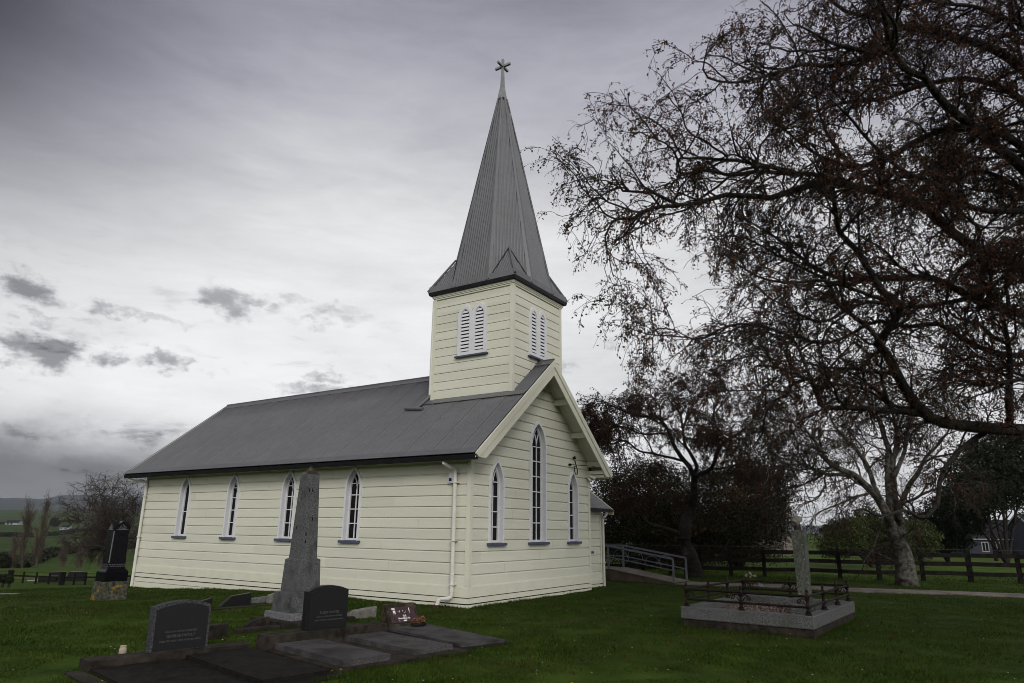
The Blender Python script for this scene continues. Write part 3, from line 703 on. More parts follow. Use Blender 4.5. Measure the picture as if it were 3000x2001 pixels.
mb = MB(); mb.box(xe - .05, xe + .05, W + .02, PY + .36, ze - .09, ze - .015); mb.build('gutter', M['gutter'], porch)
mb = MB(); mb.prism([(xe + .04, ze - .02), (xr, zr + .01), (xr, zr - .16), (xe - .1, ze - .17), (xe + .04, ze - .17)], (PY + .36, PY + .39), lambda a, b, e_: (a, e_, b)); mb.build('bargeboard', M['cream_trim'], porch)
mb = MB(); mb.tube([(xe - .02, PY + .02, ze - .06), (xe - .02, PY + .0, 2.0), (xe - .06, PY - .02, 1.94), (PX + .06, PY + .02, 1.90), (PX + .055, PY + .02, 1.84), (PX + .055, PY + .02, -.03)], .036, 10)
for z in (1.75, .64): mb.box(PX - .0, PX + .1, PY - .03, PY + .07, z, z + .02)
mb.build('downpipe', M['pvc'], porch)
w = Lancet(6.02, .29, .98, 1.75, 2.1); mb = MB(); ol = w.outline(0); n = len(ol)
for d1, n1, d2, n2 in ((0, 0, 0, .03), (0, .03, .07, .03), (.07, .03, .07, .004)):
    mb.add([(PX + n1, w.c + s, z) for s, z in w.outline(d1)] + [(PX + n2, w.c + s, z) for s, z in w.outline(d2)], [(i, i + 1, n + i + 1, n + i) for i in range(n - 1)])
o = mb.build('window', M['white'], porch)
mb = MB(); ol = w.outline(.06); mb.add([(PX + .006, w.c + s, z) for s, z in ol], [tuple(range(n))]); mb.build('pane', M['glass'], porch)
mb = MB(); mb.box(PX, PX + .1, w.c - .36, w.c + .36, .915, .978); mb.build('sill', M['slate'], porch)

# ------------------------------------------------------------------ access ramp with handrails
ramp = empty('access_ramp', (0, 9.8, 0), 'concrete access ramp with slate grey handrails sloping down beside the church', 'ramp')
mb = MB(); y0, y1 = 9.18, 10.46
mb.prism([(-2.6, .35), (-1.15, .35), (.98, .03), (.98, -.3), (-2.6, -.3)], (y0, y1), lambda a, b, e: (a, e, b), M['ramp_wall']); mb.build('ramp_base', None, ramp)
mb = MB(); mb.prism([(-2.61, .354), (-1.15, .354), (1.0, .034), (1.0, .044), (-1.15, .366), (-2.61, .366)], (y0 - .02, y1 + .02), lambda a, b, e: (a, e, b)); mb.build('ramp_deck', M['path'], ramp)
for y in (y0 + .06, y1 - .06):
    zt = lambda x, h: (.36 if x < -1.2 else .36 - (x + 1.2) * .155) + h
    mb = MB()
    for h in (.70, .36): 
        for xa, xb in ((-2.6, -1.2), (-1.2, .93)): mb.bar((xa, y, zt(xa, h)), (xb, y, zt(xb, h)), .045 if h > .5 else .032, .055 if h > .5 else .03)
    hr = mb.build('handrail', M['rail'], ramp)
    for x in (-2.5, -1.24, .93):
        mb = MB(); mb.box(x - .025, x + .025, y - .025, y + .025, zt(x, -.03), zt(x, .70)); mb.build('post', M['rail'], hr)
    for x in (-.80, .28):
        mb = MB(); pts = []
        for k in range(15):
            t = math.pi * k / 14; pts.append((x - .26 * math.cos(t), y, zt(x - .26 * math.cos(t), .36) + .29 * math.sin(t) ** .8))
        mb.tube(pts, .009, 6); mb.build('hoop', M['rail'], hr)

# ------------------------------------------------------------------ graves
def frame(ox, oy, deg, oz=0):
    t = R(deg); c, s = math.cos(t), math.sin(t)
    return lambda a, b, z: (ox + a * c - b * s, oy + a * s + b * c, oz + z)
GF = frame(0, 0, -11)                      # a: towards the foot, b: along the row of graves
def text(txt, size, fn, parent, name='lettering', m=None, ext=.0015, align='CENTER', bold=0):
    """raised lettering; fn(u, v, n) -> xyz"""
    c = bpy.data.curves.new(name, 'FONT'); c.body = txt; c.size = size; c.align_x = align; c.extrude = ext; c.offset = bold; c.space_line = 1.05
    o = bpy.data.objects.new(name, c); COL.objects.link(o)
    me = bpy.data.meshes.new_from_object(o.evaluated_get(bpy.context.evaluated_depsgraph_get()))
    bpy.data.objects.remove(o); bpy.data.curves.remove(c)
    for v in me.vertices: v.co = Vector(fn(v.co.x, v.co.y, v.co.z))
    me.materials.clear(); me.materials.append(m or M['letter'])
    o = bpy.data.objects.new(name, me); link(o, parent); shift(o, parent); return o
def rough(o, s=.012, sc_=14, sub=2):
    m = o.modifiers.new('cuts', 'SUBSURF'); m.subdivision_type = 'SIMPLE'; m.levels = m.render_levels = sub
    t = bpy.data.textures.new('stone', 'CLOUDS'); t.noise_scale = 1 / sc_
    d = o.modifiers.new('wear', 'DISPLACE'); d.texture = t; d.strength = s; d.mid_level = .5; d.texture_coords = 'LOCAL'
    return o

# -- arched headstone in the front left
def headstone(name, a0, a1, b0, b1, z0, hs, rise, label, edge, face, lines, lean=.03):
    c = GF((a0 + a1) / 2, (b0 + b1) / 2, z0); h = empty(name, c, label, 'headstone')
    n = 14; bm, hw = (b0 + b1) / 2, (b1 - b0) / 2
    arc = lambda d: [(bm + (hw - d) * (1 - 2 * k / n), z0 + hs - d * .5 + (rise) * (1 - (1 - 2 * k / n) ** 2)) for k in range(n + 1)]
    poly = [(b0, z0), (b1, z0)] + arc(0)
    f = lambda b, z, e: GF(e - (z - z0) * lean, b, z)
    mb = MB(); mb.prism(poly, (a0, a1), f); body = mb.build('stone_slab', edge, h); rough(body, .010, 30, 3) if edge is M['granite_edge'] else None
    d = .028; poly = [(b0 + d, z0 + .01), (b1 - d, z0 + .01)] + [(b, z - d * .6) for b, z in arc(d)]
    mb = MB(); mb.prism(poly, (a1 - .01, a1 + .008), f); mb.build('inscribed_face', face, h)
    for t, size, u, v in lines:
        text(t, size, lambda x, y, q: f(bm + u + x, z0 + v + y, a1 + .0095 + q), h)
    return h
headstone('headstone', 1.615, 1.755, -6.665, -5.985, .10, .50, .062, 'grey granite headstone with rough arched edge standing on the front left grave', M['granite_edge'], M['granite_dark'],
          [('ALSO HIS LOVED HUSBAND', .030, .0, .205), ('GEORGE HATELY', .044, .0, .150), ('DIED 7TH NOV. 1958. AGED 82 YEARS', .029, .0, .100)])
headstone('headstone', 1.885, 1.998, -4.775, -4.135, .20, .50, .070, 'dark arched headstone in front of the grey obelisk', M['granite_dark'], M['granite_dark'],
          [('ELLEN RACHEL', .046, .03, .200), ('DEARLY LOVED WIFE OF GEORGE', .026, .03, .155), ('DIED 5TH SEPT. 1945. AGED 62 YEARS', .026, .03, .110)], .0)
# -- grave surrounds and slabs
def grave(label, parts, cat='grave', fr=GF):
    c = fr((parts[0][1] + parts[0][2]) / 2, (parts[0][3] + parts[0][4]) / 2, 0)
    g_ = empty('grave', c, label, cat)
    for nm, a0, a1, b0, b1, z0, z1, m, bev in parts:
        mb = MB(); mb.box(a0, a1, b0, b1, z0, z1, fr=fr); o = mb.build(nm, m, g_)
        if bev: rough(o, .010, 11, 3)
        else:
            bb = o.modifiers.new('bevel', 'BEVEL'); bb.width = .008; bb.segments = 2
    return g_
grave('dark mossy double grave with two low slabs behind the front left headstone base', [
    ('slab', 1.94, 3.86, -6.30, -5.52, -.1, .062, M['slab_dark'], 1), ('slab', 1.92, 3.95, -7.32, -6.42, -.1, .030, M['slab_dark'], 1),
    ('head_beam', 1.58, 1.90, -7.34, -5.46, -.1, .100, M['kerb'], 1), ('kerb', 1.9, 4.2, -7.56, -7.40, -.1, .022, M['kerb'], 1), ('base', 1.90, 4.05, -7.34, -5.43, -.12, .012, M['slab_dark'], 1)])
grave('double grave with two speckled grey slabs on a brown concrete plinth', [
    ('slab', 2.12, 3.72, -5.265, -4.615, .02, .105, M['slab'], 1), ('slab', 2.10, 3.66, -4.215, -3.580, .02, .100, M['slab'], 1),
    ('head_beam', 1.80, 2.10, -5.36, -3.50, -.1, .200, M['kerb'], 1), ('plinth', 2.08, 3.83, -5.38, -3.44, -.15, .036, M['kerb'], 1)])
c4 = GF(1.24, -3.02, 0); SF = frame(c4[0], c4[1], -17)
grave('flat weathered grave slab at the right end of the row, below the brown plaque', [('slab', 0.0, 2.27, -.02, .74, -.12, .05, M['slab'], 1), ('base', .1, 2.40, -.12, .80, -.15, .012, M['slab_dark'], 1)], fr=SF)
# -- sloping stone with plaque
ps = empty('plaque_stone', SF(.1, .4, .05), 'mossy sloping stone with peeling brown plaque behind pink flowers', 'grave marker')
b0, b1 = .03, .605
f = lambda a, z, b: SF(a, b, z)
mb = MB(); mb.prism([(-.03, .045), (.27, .045), (.085, .365), (-.02, .365)], (b0, b1), f); rough(mb.build('stone_wedge', M['moss'], ps), .010, 16, 3)
sl = Vector((.085 - .27, .365 - .045)).normalized(); nl = Vector((sl.y, -sl.x))
g2 = lambda u, v, n_: SF(.27 + sl.x * v + nl.x * n_, b0 + u * .80 - .012, .045 + sl.y * v + nl.y * n_)
mb = MB(); mb.box(.075, .655, .055, .315, .0, .014, fr=g2); pq = mb.build('plaque', M['plaque'], ps, bevel=.003)
mb = MB()
for u, v, w_, h_ in ((.16, .285, .07, .020), (.175, .235, .058, .042), (.20, .205, .018, .018), (.145, .205, .006, .03), (.155, .188, .03, .006), (.265, .240, .010, .016), (.30, .238, .010, .036), (.375, .245, .009, .026), (.415, .215, .012, .014), (.44, .235, .009, .012), (.52, .255, .022, .026), (.525, .24, .014, .014), (.523, .215, .013, .016), (.39, .085, .075, .022), (.25, .085, .022, .006), (.262, .068, .006, .02)):
    j = lambda: random.uniform(-.003, .003)
    mb.add([g2(u - w_ / 2 + j(), v - h_ / 2 + j(), .0165), g2(u + w_ / 2 + j(), v - h_ / 2 + j(), .0165), g2(u + w_ / 2 + j(), v + h_ / 2 + j(), .0165), g2(u - w_ / 2 + j(), v + h_ / 2 + j(), .0165)], [(0, 1, 2, 3)])
mb.add([g2(.508, .262, .0166), g2(.538, .262, .0166), g2(.522, .30, .0166)], [(0, 1, 2)])
mb.build('peeling_paint', M['flake'], pq)
text('Folk', .045, lambda x, y, q_: g2(.395 + x, .150 + y, .0165 + q_), pq, m=M['flake'], bold=.0008)
text('Norah Milton Pitt', .038, lambda x, y, q_: g2(.375 + x, .112 + y, .0165 + q_), pq, m=M['flake'], bold=.001)
# -- flowers in a dark bowl
fl = empty('flower_bowl', SF(.42, .47, .05), 'dark oval bowl of pink flowers on the weathered slab', 'flowers')
ff = lambda x, y, z: SF(.42 + (x) * .62, .47 + y, .05 + z)
mb = MB(); mb.lathe((0, 0, 0), [(.10, 0), (.135, .02), (.14, .05), (.125, .052), (.11, .03)], 18, fr=ff); mb.build('bowl', M['gutter'], fl)
def blossoms(name, n, rad_, z0, h, m, parent, size, fr, off=(0, 0)):
    V, F = [], []
    for _ in range(n):
        a = random.random() * 6.28; r_ = rad_ * math.sqrt(random.random()); z = z0 + h * (1 - (r_ / rad_) ** 2) * random.uniform(.7, 1.05)
        p = Vector(fr(off[0] + r_ * math.cos(a), off[1] + r_ * math.sin(a), z))
        for k in range(5):
            t = k * 1.257 + a; d = Vector((math.cos(t), math.sin(t), random.uniform(.1, .9))).normalized(); e = d.cross(Vector((0, 0, 1))).normalized()
            b = len(V); V += [p, p + d * size * .6 + e * size * .4, p + d * size, p + d * size * .6 - e * size * .4]; F.append((b, b + 1, b + 2, b + 3))
    return arr_obj(name, [tuple(v) for v in V], F, m, parent)
M['pink'] = mat('pink_petal', (.30, .06, .075), (.50, .20, .20), 30, .6, island=.8); M['yellowgreen'] = mat('yellow_green_leaf', (.10, .11, .02), (.20, .19, .05), 30, .6, island=.6)
M['whitefl'] = mat('cream_petal', (.50, .48, .36), (.62, .60, .48), 30, .6); M['redfl'] = mat('dark_red_petal', (.09, .012, .018), (.16, .03, .035), 30, .6, island=.6)
blossoms('blossom', 26, .062, .055, .065, M['pink'], fl, .026, ff, (.0, -.062)); blossoms('blossom', 34, .068, .055, .085, M['pink'], fl, .026, ff, (.0, .055))
blossoms('leaves', 40, .13, .045, .02, M['yellowgreen'], fl, .03, ff)

# -- jar on a brick
pj = GF(1.42, -6.93, 0)
mb = MB(); jf = frame(pj[0], pj[1], 8); mb.box(-.09, .10, -.10, .16, -.05, .055, fr=jf); o = mb.build('brick', M['brick']); rough(o, .008, 20, 3); tag(o, 'brown brick lying beside the front left headstone', 'brick')
mb = MB(); mb.lathe(jf(.02, .08, .056), [(.034, 0), (.041, .012), (.043, .06), (.036, .082), (.030, .088), (.030, .092), (.036, .094), (.037, .104), (.033, .107)], 20); o = mb.build('jar', M['jar'], smooth=True); tag(o, 'small stained white jar standing on the brick', 'jar')

# -- obelisk
OB = frame(-.36 - .55, -4.09 + .55, -7)
ob = empty('obelisk', OB(0, 0, 0), 'tall tapering grey granite obelisk on stepped base before the long church wall', 'monument')
mb = MB(); mb.taper((0, 0), .56, .55, -.2, .09, fr=OB); rough(mb.build('step', M['kerb'], ob), .014, 10, 3)
mb = MB(); mb.taper((0, 0), .40, .39, .09, .20, fr=OB); mb.build('plinth', M['granite_pale'], ob, bevel=.01)
mb = MB(); mb.taper((0, 0), .318, .308, .20, .495, fr=OB); mb.taper((0, 0), .308, .24, .495, .515, fr=OB); mb.build('base_block', M['granite'], ob, bevel=.006)
mb = MB(); mb.taper((0, 0), .232, .212, .515, 1.02, fr=OB); mb.taper((0, 0), .212, .172, 1.02, 1.042, fr=OB); mb.build('pedestal', M['granite'], ob, bevel=.005)
mb = MB(); mb.taper((0, 0), .168, .116, 1.042, 2.455, fr=OB); mb.build('shaft', M['granite'], ob, bevel=.003)
mb = MB(); mb.taper((0, 0), .115, .006, 2.455, 2.60, fr=OB); mb.build('tip', M['kerb_pale'], ob)
for s_ in range(9):
    z = random.uniform(1.3, 2.3); h = .168 - (z - 1.042) * .0368 + .003; v = random.uniform(-.6, .6) * h
    if s_ % 2: V = [(-.012 + v, -h, z - .03), (.012 + v, -h, z - .02), (.008 + v, -h + .001, z + .03), (-.01 + v, -h + .001, z + .035)]
    else: V = [(h, -.012 + v, z - .03), (h, .012 + v, z - .02), (h - .001, .008 + v, z + .03), (h - .001, -.01 + v, z + .035)]
    mb = MB(); mb.add([OB(*p) for p in V], [(0, 1, 2, 3)]); mb.build('stain', M['cable'], ob)

# -- black monument on a lichened base
bx, by = -7.62, -3.20; bz = gz(bx, by)
BF = frame(bx, by, -6, bz)
bk = empty('monument', BF(0, 0, 0), 'black polished granite monument on an orange lichened block by the far corner of the church', 'monument')
mb = MB(); mb.taper((0, 0), .275, .265, -.15, .40, fr=BF); rough(mb.build('base_block', M['lichen'], bk), .03, 9, 4)
mb = MB(); mb.taper((0, 0), .243, .243, .40, .61, fr=BF); mb.taper((0, 0), .243, .19, .61, .665, fr=BF); mb.taper((0, 0), .19, .185, .665, .70, fr=BF); mb.build('plinth', M['black'], bk, bevel=.004)
mb = MB(); mb.taper((0, 0), .180, .158, .70, 1.50, fr=BF); mb.build('shaft', M['black'], bk, bevel=.004)
mb = MB(); h = .17
for ax in (0, 1):
    fn = (lambda a, z, e: BF(a, e, z)) if ax == 0 else (lambda a, z, e: BF(e, a, z))
    q_ = .001 * ax
    mb.prism([(-h - q_, 1.50), (h + q_, 1.50), (h + q_, 1.585), (0, 1.70 + q_), (-h - q_, 1.585)], (-h - .004 - q_, h + .004 + q_), fn)
mb.build('gabled_cap', M['black'], bk, bevel=.003)
mb = MB(); c_ = lambda a, z, n: BF(h + .008 + n, a, z); d_ = lambda a, z, n: BF(a, -h - .008 - n, z)
for fn in (c_, d_):
    for k in range(-4, 5):
        t = k * .36; p0 = fn(.012 * k, 1.515, 0); p1 = fn(.10 * math.sin(t), 1.515 + .125 * math.cos(t) * (1 - .25 * abs(k) / 4), 0); mb.bar(p0, p1, .008, .008)
    mb.bar(fn(-.13, 1.512, 0), fn(.13, 1.512, 0), .012, .012)
e_ = .182
for k in range(7):
    z = .745; u = -.15 + k * .05
    for a, n_ in ((lambda x, zz: BF(e_ + .001, x, zz), 0), (lambda x, zz: BF(x, -e_ - .001, zz), 1)):
        mb.add([a(u - .02, z + .025), a(u + .02, z + .025), a(u, z - .002)], [(0, 1, 2)]); mb.add([a(u - .02 + .025, z - .03), a(u + .02 + .025, z - .03), a(u + .025, z - .005)], [(0, 1, 2)])
mb.bar(BF(.176, -.176, .80), BF(.160, -.160, 1.48), .02, .02); mb.build('carving', M['carve'], bk)

# -- low stones between the church and the row
def lowstone(label, poly, a0, a1, fr, m, name='grave_kerb', cat='grave kerb'):
    """poly in (b,z)"""
    mb = MB(); mb.prism(poly, (a0, a1), lambda b, z, e: fr(e, b, z)); c_ = fr((a0 + a1) / 2, poly[0][0], 0)
    o = mb.build(name, m, None); b = o.modifiers.new('bevel', 'BEVEL'); b.width = .01; b.segments = 2
    return tag(o, label, cat)
def gfr(px, py, deg):
    p = hit(px, py); return frame(p[0], p[1], deg, p[2])
lowstone('low black wedge headstone with slanted left shoulder, left of the white kerb', [(-.02, -.05), (.62, -.05), (.62, .24), (.20, .20), (-.02, .02)], -.09, .03, gfr(646, 1779, -9), M['granite_dark'], 'headstone', 'headstone')
lowstone('dark triangular headstone half hidden behind the arched headstone', [(-.46, -.05), (.02, -.05), (.02, .21), (-.46, .10)], -.1, 0, gfr(617, 1785, -9), M['granite_dark'], 'headstone', 'headstone')
lowstone('short pale marble kerb left of the obelisk', [(0, -.05), (.34, -.05), (.34, .12), (0, .10)], -.10, 0, gfr(738, 1768, -8), M['granite_pale'])
lowstone('dark broken kerb end beside the obelisk base', [(0, -.05), (.18, -.05), (.18, .2), (.02, .16)], -.14, 0, gfr(788, 1768, -8), M['kerb_pale'])
lowstone('long thin dark kerb below the black wedge headstone', [(-.05, -.05), (1.55, -.05), (1.55, .035), (-.05, .03)], -.05, .05, gfr(612, 1789, -9), M['kerb'])
lowstone('small dark upright block right of the arched headstone', [(-.3, -.05), (.29, -.05), (.29, .20), (-.3, .17)], -.10, 0, gfr(609, 1875, -9), M['kerb'], 'grave_block', 'grave block')
lowstone('flat dark kerb step in front of the obelisk', [(.0, -.05), (.70, -.05), (.70, .06), (.0, .06)], -.16, 0, gfr(696, 1858, -9), M['kerb'])
lowstone('dark wedge shaped kerb lying against the obelisk step', [(.0, -.05), (.44, -.05), (.44, .16), (.13, .13), (.0, .04)], -.09, 0, gfr(713, 1846, -9), M['kerb'], 'grave_block', 'grave block')
lowstone('mottled pale concrete block behind the dark arched headstone', [(-.08, -.05), (.42, -.05), (.42, .185), (.0, .15), (-.28, .07), (-.28, -.05)], -.12, 0, gfr(1046, 1814, -9), M['kerb_pale'], 'grave_block', 'grave block')
lowstone('small dark square block before the mottled concrete block', [(0, -.05), (.15, -.05), (.15, .085), (0, .085)], -.12, 0, gfr(1019, 1824, -9), M['kerb'], 'grave_block', 'grave block')

# -- railed grave on the right
RF = frame(4.44, .10, -3)
GLX, GLY = 2.14, 3.12
rg = empty('railed_grave', RF(GLX / 2, GLY / 2, 0), 'raised granite kerb grave with rusty cast iron railing on the right lawn', 'grave')
mb = MB(); k = .19
ins = .02
mb.box(ins, GLX - ins, ins, GLY - ins, -.2, .13, fr=RF); rough(mb.build('foundation', M['foundation'], rg), .02, 12, 4)
mb = MB()
mb.box(0, GLX, 0, k, .13, .325, fr=RF); mb.box(0, GLX, GLY - k, GLY, .13, .325, fr=RF); mb.box(0, k, k + .001, GLY - k - .001, .13, .324, fr=RF); mb.box(GLX - k, GLX, k + .001, GLY - k - .001, .13, .324, fr=RF)
mb.build('kerb', M['grave_granite'], rg, bevel=.014)
mb = MB(); mb.box(k, GLX - k, k, GLY - k, .13, .20, fr=RF); mb.build('gravel_bed', M['foundation'], rg)
V = []; Fq = []
for _ in range(5200):
    a = random.uniform(k + .01, GLX - k - .01); b = random.uniform(k + .01, GLY - k - .01); s_ = random.uniform(.009, .019)
    p = np.array(RF(a, b, .205 + random.uniform(-.004, .01))); q_ = len(V)
    for d in ((1, 0, 0), (0, 1, 0), (-1, 0, 0), (0, -1, 0), (0, 0, .8), (0, 0, -.8)):
        V.append(p + np.array(d) * s_ * random.uniform(.6, 1.15))
    Fq += [(q_, q_ + 1, q_ + 4), (q_ + 1, q_ + 2, q_ + 4), (q_ + 2, q_ + 3, q_ + 4), (q_ + 3, q_, q_ + 4)]
o = arr_obj('gravel', V, Fq, M['gravel'], rg); o['kind'] = 'stuff'
# railing: 3 posts on the short sides, 4 on the long sides
m_ = .085
posts = [(m_, m_), (GLX / 2 - .05, m_), (GLX - m_, m_), (m_, GLY * .36), (m_, GLY * .68), (m_, GLY - m_), (GLX / 2 - .05, GLY - m_), (GLX - m_, GLY - m_), (GLX - m_, GLY * .36), (GLX - m_, GLY * .68)]
rl = MB()
z1, z2 = .325 + .115, .325 + .275
cor = [(m_, m_), (GLX - m_, m_), (GLX - m_, GLY - m_), (m_, GLY - m_)]
for (p, q_) in zip(cor, cor[1:] + cor[:1]):
    for z in (z1, z2):
        mb = MB(); mb.tube([RF(p[0], p[1], z), RF(q_[0], q_[1], z + random.uniform(-.006, .006))], .0185, 10); mb.build('rail', M['iron'], rg)
for a, b in posts:
    mb = MB(); h0 = .323; kf = random.uniform(.95, 1.05)
    mb.lathe((a, b, h0), [(r_ * 1.22, z_) for r_, z_ in [(.042, 0), (.042, .022), (.030, .035), (.036, .05), (.024, .065), (.019, .09), (.028, .105), (.030, .125), (.02, .14), (.017, .20), (.022, .225), (.032, .255), (.034, .285), (.02, .31), (.013, .33), (.02, .35), (.016, .37), (.006, .392 * kf)]], 10, fr=RF)
    dirs = []
    if b in (m_, GLY - m_): dirs = [(s_, 0) for s_ in (-1, 1) if k < a + s_ * .15 < GLX - k or True]
    if b == m_ or b == GLY - m_:
        for s_ in (-1, 1):
            if a == m_ and s_ < 0 or a == GLX - m_ and s_ > 0: continue
            pts = [RF(a + s_ * (.02 + .052 * (1 - math.cos(t)) * .9 + .012 * t), b, h0 + .205 + .036 * math.sin(t * 1.15)) for t in np.linspace(0, 6.0, 20)]
            mb.tube(pts, .009, 6)
            pts = [RF(a + s_ * (.015 + .05 * t), b, h0 + .14 + .07 * t ** 1.6) for t in np.linspace(0, 1, 6)]; mb.tube(pts, .009, 6)
    mb.build('railing_post', M['iron'], rg)
# column in the grave
pc = hit(2385, 1790); lc = (1.66, 1.55)
cf = lambda x, y, z: RF(lc[0] + x, lc[1] + y, z)
colm = empty('column', cf(0, 0, .2), 'lichen spotted square granite pillar with broken top standing inside the railed grave', 'pillar')
mb = MB(); mb.box(-.21, .21, -.21, .21, .16, .36, fr=cf); mb.build('base_block', M['grave_granite'], colm, bevel=.012)
mb = MB(); mb.taper((0, 0), .094, .110, .36, 1.60, fr=cf); mb.build('shaft', M['column'], colm, bevel=.008)
mb = MB(); mb.tube([cf(-.02, .0, 1.60), cf(-.02, .0, 1.71)], [.062, .058], 12); mb.build('mortar_stub', M['kerb'], colm)
mb = MB(); mb.tube([cf(-.06, -.07, 1.70), cf(-.02, .03, 1.79), cf(.03, .09, 1.79)], [.082, .078, .045], 16); mb.build('broken_urn', M['kerb_pale'], colm)
mb = MB()
for k_ in range(11):
    z = random.uniform(.5, 1.5); h = .094 + (z - .36) * .0129 + .002; u = random.uniform(-.9, .95) * h; s_ = random.uniform(.012, .03)
    side = k_ % 3
    pts = [(u + s_ * math.cos(t) * random.uniform(.7, 1.2), z + s_ * math.sin(t) * random.uniform(.6, 1)) for t in np.linspace(0, 5.6, 8)]
    V = [cf(x, -h, zz) if side < 2 else cf(h, x, zz) for x, zz in pts]; W_ = [cf(x, -h - .006, zz) if side < 2 else cf(h + .006, x, zz) for x, zz in [((p_[0] - u) * .7 + u, (p_[1] - z) * .7 + z) for p_ in pts]]
    n = len(V); mb.add(V + W_, [(i, (i + 1) % n, n + (i + 1) % n, n + i) for i in range(n)] + [tuple(range(n, 2 * n))])
mb.build('lichen_patch', M['flake'] if False else M['granite_pale'], colm)
# flowers laid on the grass behind the railing
pf = hit(2208, 1722); fb = frame(pf[0], pf[1], 20, pf[2])
bq = empty('bouquet', pf, 'bunch of white and dark red flowers with blue and white paper behind the railing', 'flowers')
blossoms('red_flowers', 60, .30, .05, .16, M['redfl'], bq, .05, fb); blossoms('white_flowers', 16, .18, .28, .12, M['whitefl'], bq, .05, fb, (-.05, .1))
mb = MB()
for k_ in range(9): mb.tube([fb(-.05 + random.uniform(-.08, .08), random.uniform(-.05, .15), .02), fb(-.05 + random.uniform(-.14, .14), random.uniform(-.02, .25), .30)], .006, 5)
mb.build('stems', M['leaf_green'], bq)
mb = MB()
for k_ in range(6): 
    u0 = .10 + k_ * .028; mb.add([fb(u0, -.12, .18 - .015 * k_), fb(u0 + .028, -.12, .165 - .015 * k_), fb(u0 + .05, -.16, .04), fb(u0 + .03, -.16, .05)], [(0, 1, 2, 3)], M['white_far'] if k_ % 2 else M['slate'])
mb.build('wrapping_paper', None, bq)

# -- stones along the far left fence
def farstone(px, py, wpx, hpx, lean, label, m, name='headstone', cat='headstone', tap=0):
    p = hit(px, py); d = (p - CAM) @ FW; s = d / FOC; w, h = wpx * s, hpx * s; t = max(.1, w * .16)
    fr = frame(p[0], p[1], math.degrees(math.atan2(RT[1], RT[0])) + 6, p[2])
    mb = MB(); mb.prism([(-w / 2, -.3), (w / 2, -.3), (w / 2, h), (-w / 2 + lean * s, h * .96), (-w / 2, 0)], (-t, t), lambda a, z, e: fr(a, e, z))
    o = mb.build(name, m); b = o.modifiers.new('bevel', 'BEVEL'); b.width = .03; b.segments = 2; return tag(o, label, cat)
farstone(139, 1706, 48, 18, 1, 'low dark stone block nearest the camera along the left fence', M['granite_dark'], 'grave_block', 'grave block')
farstone(166, 1699, 42, 23, 7, 'dark slanted headstone behind the low stone block by the left fence', M['granite_dark'])
farstone(219, 1702, 52, 27, 10, 'dark slanted headstone between the two others by the left fence', M['granite_dark'])
farstone(311, 1697, 52, 26, 9, 'brown streaked headstone left of the black monument', M['kerb'])
farstone(98, 1703, 32, 4, 0, 'flat white slab in the grass by the left fence', M['white_far'], 'grave_slab', 'grave slab')
farstone(22, 1741, 60, 2.5, 0, 'thin pale slab edge in the lawn at the far left', M['granite_pale'], 'grave_slab', 'grave slab')

# ------------------------------------------------------------------ fences
def ray_line(px, p0, dirn):
    """where the view column px meets a vertical plane through p0 along dirn"""
    d = FW * FOC + RT * (px - 1500) - UP * (1690 - 1000.5)
    n = np.array([-dirn[1], dirn[0]]); t = ((np.array(p0) - CAM[:2]) @ n) / (d[:2] @ n); q_ = CAM[:2] + d[:2] * t
    return q_
FD = np.array([.950, .312]); FP = np.array([.16, 14.15])
fp = [FP - FD * 6.6, FP - FD * 5.2, FP - FD * 3.9, FP - FD * 2.6] + [ray_line(px, FP, FD) for px in (1885, 1967, 2053, 2143, 2241, 2350, 2462, 2577, 2705, 2844, 2989, 3160, 3360)]
fe = empty('fence', (fp[6][0], fp[6][1], 0), 'dark post and rail timber fence behind the path on the right', 'fence')
for k, p in enumerate(fp):
    z = gz(*p); w_ = .075 if k % 2 else .065
    mb = MB(); f_ = frame(p[0], p[1], 18, z); mb.box(-w_, w_, -w_ * .8, w_ * .8, -.3, 1.03 + random.uniform(-.02, .04), fr=f_); mb.build('post', M['fence'], fe, bevel=.01)
for a, b in zip(fp, fp[1:]):
    for h in (.27, .575, .86):
        j = lambda: random.uniform(-.018, .018)
        za, zb_ = gz(*a) + h + j(), gz(*b) + h + j(); off = np.array([FD[1], -FD[0]]) * .085
        mb = MB(); mb.bar((*(a - FD * .05 + off), za), (*(b + FD * .05 + off), zb_), .035, .135, mat=None); mb.build('rail', M['fence'], fe)
mb = MB()
for h in (1.04,):
    mb.tube([(*(p), gz(*p) + h + random.uniform(-.01, .01)) for p in fp], .006, 5)
mb.build('top_wire', M['wire'], fe)
# left fence, lower down the slope
LPX = [-60, 30, 69, 107, 145, 183, 219, 252, 283, 318, 352, 385, 420]
lp = []
for k, px in enumerate(LPX):
    d_ = 57.5 - (px - 30) * .012; p = on_ground(px, d_, 1690); lp.append(p)
lf = empty('fence', lp[4], 'dark wire and rail fence crossing the slope at the far left', 'fence')
for k, p in enumerate(lp):
    big = k in (1, 5); w_ = .17 if big else .055
    mb = MB(); mb.box(p[0] - w_, p[0] + w_, p[1] - w_, p[1] + w_, p[2] - .3, p[2] + (1.0 if big else .92)); mb.build('post', M['fence'], lf)
for a, b in zip(lp, lp[1:]):
    mb = MB(); mb.bar(a + np.array([0, 0, .58]), b + np.array([0, 0, .58]), .05, .14); mb.build('rail', M['fence'], lf)
mb = MB()
for h in (.88, .30): mb.tube([p + np.array([0, 0, h]) for p in lp], .012, 5)
mb.build('wire', M['fence'], lf)

